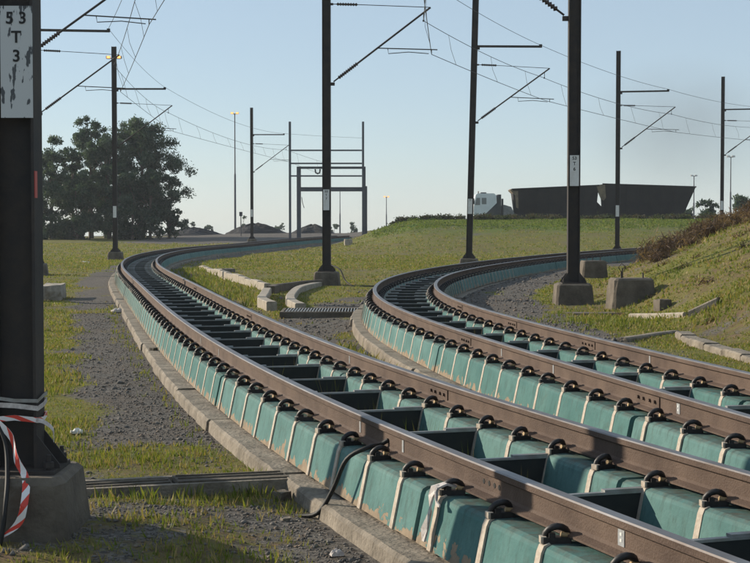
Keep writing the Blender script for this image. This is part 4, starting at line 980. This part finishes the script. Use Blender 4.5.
def on_bank(n, lo, hi, ylo, yhi, seed):
    r2 = random.Random(seed); out = []
    while len(out) < n:
        Y = r2.uniform(ylo, yhi); o = r2.uniform(lo, hi); x_, d_ = X2(Y); X = float(x_) + o * math.sqrt(1 + float(d_) ** 2); out.append((X, Y, r2.uniform(.22, .5)))
    return out
patch("dry_scrub", "brown dry scrub on the bank at the right edge", "scrub", on_bank(230, 5.2, 10.2, 34, 62, 3), 1.15, 200, .11, DRY, 42, .10)
patch("dry_scrub", "low brown dry weeds spread across the grassy bank", "scrub", [(x_, y_, r_ * .4) for x_, y_, r_ in on_bank(70, 3.6, 8.5, 18, 44, 8)], .9, 40, .09, DRY, 43, .10)

# ------------------------------------------------------------------ grass and gravel
def grass(name, label, n, ylo, yhi, seed, hh=(.035, .10), blades=4, wscale=1.0, dens=None, tall=0.0, mats=GRASS, prob=(.36, .38, .26)):
    rng = np.random.default_rng(seed)
    Y = ylo * (yhi / ylo) ** rng.uniform(0, 1, n); X = rng.uniform(-1, 1, n) * (.30 * Y + 1.2)
    g, soil, lush, k = cover(X, Y); keep = rng.uniform(0, 1, n) < np.clip(g * 1.4 - .42, 0, 1) * (1 - .55 * soil)
    o1, o2 = offs(X, Y); keep &= (np.abs(o1) > 1.02) & (np.abs(o2) > 1.02)
    if dens is not None: keep &= rng.uniform(0, 1, n) < dens(X, Y, o1, o2)
    keep &= ~((np.abs(X + 2.045) < .42) & (np.abs(Y - 8.5) < .42))
    X, Y = X[keep], Y[keep]; n = len(X); Z = ground(X, Y) - .01
    pt = .6 + .8 * vnoise(X, Y, .9, 21); pt = pt * (1 + tall * (vnoise(X, Y, 1.6, 22) > .62))
    Xb = np.repeat(X, blades); Yb = np.repeat(Y, blades); Zb = np.repeat(Z, blades); N_ = n * blades; sc = np.repeat(pt, blades)
    spread = .02 + .0014 * Yb; Xb = Xb + rng.normal(0, 1, N_) * spread; Yb = Yb + rng.normal(0, 1, N_) * spread
    h = rng.uniform(*hh, N_) * sc; w = (.0032 + .00055 * Yb) * wscale * rng.uniform(.7, 1.3, N_)
    a = rng.uniform(0, 2 * np.pi, N_); lean = h * rng.uniform(.1, .7, N_); la = rng.uniform(0, 2 * np.pi, N_)
    dx, dy = np.cos(a) * w, np.sin(a) * w
    V = np.stack([np.stack([Xb - dx, Yb - dy, Zb], 1), np.stack([Xb + dx, Yb + dy, Zb], 1), np.stack([Xb + lean * np.cos(la), Yb + lean * np.sin(la), Zb + h], 1)], 1).reshape(-1, 3)
    F = np.arange(3 * N_).reshape(N_, 3); mi = np.repeat(rng.choice(3, n, p=prob), blades); flip = rng.uniform(0, 1, N_) < .25; mi = np.where(flip, rng.integers(0, 3, N_), mi)
    o = link(name, mesh_np(name, V, F, mats, mi)); tag(o, label, "grass", kind="stuff")
grass("grass", "short patchy grass on the verges near the camera", 120000, 5.5, 26, 50, (.012, .042), 4, .8, tall=.9)
grass("grass", "rough grass across the middle ground and the bank", 60000, 20, 75, 51, (.015, .05), 4, .9, tall=.6)
grass("grass", "bright green grass strip below the truck", 26000, 108, 127, 53, (.05, .14), 4, .8, dens=lambda X, Y, o1, o2: sstep(109, 118, Y) * (X > 0), mats=SCRUB, prob=(.1, .4, .5))
grass("grass", "grass of the far field rising to the haul road", 30000, 60, 128, 52, (.03, .10), 4, .8)
def between(X, Y, o1, o2): return np.clip(sstep(-2.0, -1.3, o2) * (o2 < -1.0) + (o1 > 1.0) * (o1 < 1.8) * .8, 0, 1)
def weeds(name, label, spots, seed, hh, blades, mats, prob):
    rng = np.random.default_rng(seed); P = []
    for x, y, sx, sy, n in spots: P.append(np.stack([rng.normal(x, sx, n), rng.normal(y, sy, n)], 1))
    P = np.concatenate(P); o1, o2 = offs(P[:, 0], P[:, 1]); P = P[(np.abs(o2) > 1.03) & (np.abs(o1) > 1.03)]; X, Y = np.repeat(P[:, 0], blades), np.repeat(P[:, 1], blades); N_ = len(X)
    X = X + rng.normal(0, .03, N_); Y = Y + rng.normal(0, .03, N_); Z = ground(X, Y) - .01; h = rng.uniform(*hh, N_); w = .0025 + .00022 * Y
    a = rng.uniform(0, 2 * np.pi, N_); la = rng.uniform(0, 2 * np.pi, N_); ln = h * rng.uniform(.05, .6, N_); dx, dy = np.cos(a) * w, np.sin(a) * w
    mx, my = X + .35 * ln * np.cos(la), Y + .35 * ln * np.sin(la)
    V = np.stack([np.stack([X - dx, Y - dy, Z], 1), np.stack([X + dx, Y + dy, Z], 1), np.stack([mx + dx * .7, my + dy * .7, Z + h * .55], 1), np.stack([X + ln * np.cos(la), Y + ln * np.sin(la), Z + h], 1)], 1).reshape(-1, 3)
    F = np.arange(4 * N_).reshape(N_, 4); mi = rng.choice(3, N_, p=prob); o = link(name, mesh_np(name, V, F, mats, mi)); tag(o, label, "weeds", kind="stuff")
def along(X, off, ys, sx, sy, n): return [(float(X(y)[0]) + off * math.sqrt(1 + float(X(y)[1]) ** 2), y, sx, sy, n) for y in ys]
weeds("weeds", "tall dry weeds growing between the two tracks", along(X2, -1.35, np.arange(12.5, 21, .6), .18, .3, 26) + along(X1, 1.3, np.arange(13, 30, 1.0), .12, .4, 16), 60, (.05, .2), 5, GRASS, (.35, .35, .3))
weeds("weeds", "green weeds in front of the bare footings", [(3.6, 23.5, .5, .9, 160), (4.1, 24.2, .3, .5, 90), (3.2, 25, .5, .7, 60), (4.6, 23.9, .15, .3, 40)], 61, (.03, .12), 5, GRASS, (.6, .3, .1))
weeds("weeds", "grass tufts along the cable trough and kerb", [(-.75, 10.0, .10, .06, 14), (-1.2, 9.85, .12, .05, 12), (-1.65, 9.75, .12, .06, 14), (-1.55, 9.45, .15, .1, 12), (-.95, 10.6, .2, .1, 30), (-.55, 10.75, .1, .1, 12), (-.62, 9.95, .05, .06, 8)], 62, (.03, .12), 5, GRASS, (.55, .35, .1))
weeds("weeds", "sparse weeds at the foot of the nearer track's kerb", along(X1, -1.12, np.arange(9.5, 34, .7), .06, .3, 5), 65, (.02, .09), 5, GRASS, (.4, .4, .2))
weeds("weeds", "weeds along the inner side of the far bend", along(X1, 1.9, np.arange(34, 60, 1.6), .45, .8, 40), 63, (.06, .22), 5, GRASS, (.5, .35, .15))
def track_weeds():
    rng = np.random.default_rng(64); V = []; F = []; mi = []
    for al, us in ((A1, rng.uniform(4, 16, 26)), (A2, rng.uniform(6, 30, 16))):
        for u in us:
            o = rng.uniform(-.3, .33); p, la_, up_ = al.frame(float(u), float(o), -.6)
            for k_ in range(6):
                h = rng.uniform(.25, .50); a = rng.uniform(0, 6.28); ln = rng.uniform(.02, .16); w = .004; b0 = len(V)
                V += [(p.x - w, p.y, p.z), (p.x + w, p.y, p.z), (p.x + ln * math.cos(a), p.y + ln * math.sin(a), p.z + h)]; F.append((b0, b0 + 1, b0 + 2)); mi.append(int(rng.integers(0, 3)))
    o = link("weeds", mesh_np("weeds", V, F, GRASS, mi)); tag(o, "thin weeds growing up between the cross ties", "weeds", kind="stuff")
track_weeds()
STONE = [mat("grey_ballast", (0.165, 0.152, 0.138), .9, var=(0.10, 0.092, 0.083), scale=20), mat("dark_ballast", (0.07, 0.065, 0.06), .9, var=(0.12, .11, .10), scale=20), mat("brown_ballast", (0.20, 0.155, 0.115), .9, var=(0.12, .09, .07), scale=20)]
def gravel(name, label, n, ylo, yhi, seed, dens, size):
    rng = np.random.default_rng(seed); Y = ylo * (yhi / ylo) ** rng.uniform(0, 1, n); X = rng.uniform(-1, 1, n) * (.28 * Y + 1)
    g, soil, lush, k = cover(X, Y); o1, o2 = offs(X, Y); keep = (rng.uniform(0, 1, n) < np.clip(1.15 - 1.6 * g, 0.04, 1)) & dens(o1, o2, X, Y)
    X, Y = X[keep], Y[keep]; n = len(X); s = size * rng.lognormal(0, .45, n) * (1 + .012 * Y); Z = ground(X, Y) + s * .15
    u8 = np.array([(1, 0, 0), (0, 1, 0), (-1, 0, 0), (0, -1, 0), (0, 0, 1), (0, 0, -1)], float); T = np.array([(0, 1, 4), (1, 2, 4), (2, 3, 4), (3, 0, 4), (1, 0, 5), (2, 1, 5), (3, 2, 5), (0, 3, 5)])
    V = u8[None] * rng.uniform(.55, 1.15, (n, 6, 1)) + rng.normal(0, .16, (n, 6, 3)); V[..., 2] *= .7
    a = rng.uniform(0, 6.28, n); ca, sa = np.cos(a)[:, None], np.sin(a)[:, None]; V = np.stack([V[..., 0] * ca - V[..., 1] * sa, V[..., 0] * sa + V[..., 1] * ca, V[..., 2]], -1) * s[:, None, None] + np.stack([X, Y, Z], 1)[:, None, :]
    F = (T[None] + 6 * np.arange(n)[:, None, None]).reshape(-1, 3); mi = np.repeat(rng.choice(3, n, p=(.5, .3, .2)), 8)
    o = link(name, mesh_np(name, V.reshape(-1, 3), F, STONE, mi)); tag(o, label, "gravel", kind="stuff")
gravel("gravel", "loose grey gravel on the path left of the nearer track", 150000, 6, 36, 70, lambda o1, o2, X, Y: (o1 < -1.0) & (o1 > -5.2), .0078)
gravel("gravel", "gravel between the tracks and inside the farther curve", 70000, 8, 50, 71, lambda o1, o2, X, Y: (((o1 > 1.0) & (o2 < -1.0)) | ((o2 > 1.0) & (o2 < 3.2))), .013)
gravel("gravel", "dark gravel in the bed between the beams", 24000, 5.5, 26, 72, lambda o1, o2, X, Y: (np.abs(o1) < .42) | (np.abs(o2) < .42), .02)

# ------------------------------------------------------------------ haze
hz = bpy.data.materials.new("haze_air"); hz.use_nodes = True; hn = hz.node_tree; hn.nodes.clear()
ho = hn.nodes.new("ShaderNodeOutputMaterial"); hv = hn.nodes.new("ShaderNodeVolumePrincipled"); hv.inputs["Color"].default_value = (0.86, 0.92, 1.0, 1); hv.inputs["Density"].default_value = 0.0003; hv.inputs["Anisotropy"].default_value = 0.2
hn.links.new(hv.outputs[0], ho.inputs["Volume"])
mb = MB(); mb.box((0, 455, 1.5), (1240, 960, 33)); tag(mb.build("haze", hz), "thin pale haze hanging over the whole yard", "haze", kind="stuff")

# thin coal smoke drifting far behind the trailers
sm_ = bpy.data.materials.new("thin_smoke"); sm_.use_nodes = True; sn_ = sm_.node_tree; sn_.nodes.clear(); so = sn_.nodes.new("ShaderNodeOutputMaterial"); sv = sn_.nodes.new("ShaderNodeVolumePrincipled")
sv.inputs["Color"].default_value = (0.30, 0.31, 0.33, 1)
tcs = sn_.nodes.new("ShaderNodeTexCoord"); gn = sn_.nodes.new("ShaderNodeTexGradient"); gn.gradient_type = 'SPHERICAL'; sn_.links.new(tcs.outputs["Object"], gn.inputs[0])
nn_ = sn_.nodes.new("ShaderNodeTexNoise"); nn_.inputs["Scale"].default_value = 2.2; nn_.inputs["Detail"].default_value = 4; sn_.links.new(tcs.outputs["Object"], nn_.inputs["Vector"])
m1 = sn_.nodes.new("ShaderNodeMath"); m1.operation = 'MULTIPLY'; sn_.links.new(gn.outputs["Fac"], m1.inputs[0]); sn_.links.new(nn_.outputs[0], m1.inputs[1])
m2 = sn_.nodes.new("ShaderNodeMath"); m2.operation = 'MULTIPLY'; sn_.links.new(m1.outputs[0], m2.inputs[0]); m2.inputs[1].default_value = 0.012; sn_.links.new(m2.outputs[0], sv.inputs["Density"]); sn_.links.new(sv.outputs[0], so.inputs["Volume"])
import bmesh
bm = bmesh.new(); bmesh.ops.create_icosphere(bm, subdivisions=3, radius=1.0); sme_ = bpy.data.meshes.new("smoke"); bm.to_mesh(sme_); bm.free(); sme_.materials.append(sm_)
o = link("smoke", sme_, None, (222, 1090, 66)); o.scale = (85, 90, 56); tag(o, "thin grey smoke drifting in the sky at right", "smoke", kind="stuff")
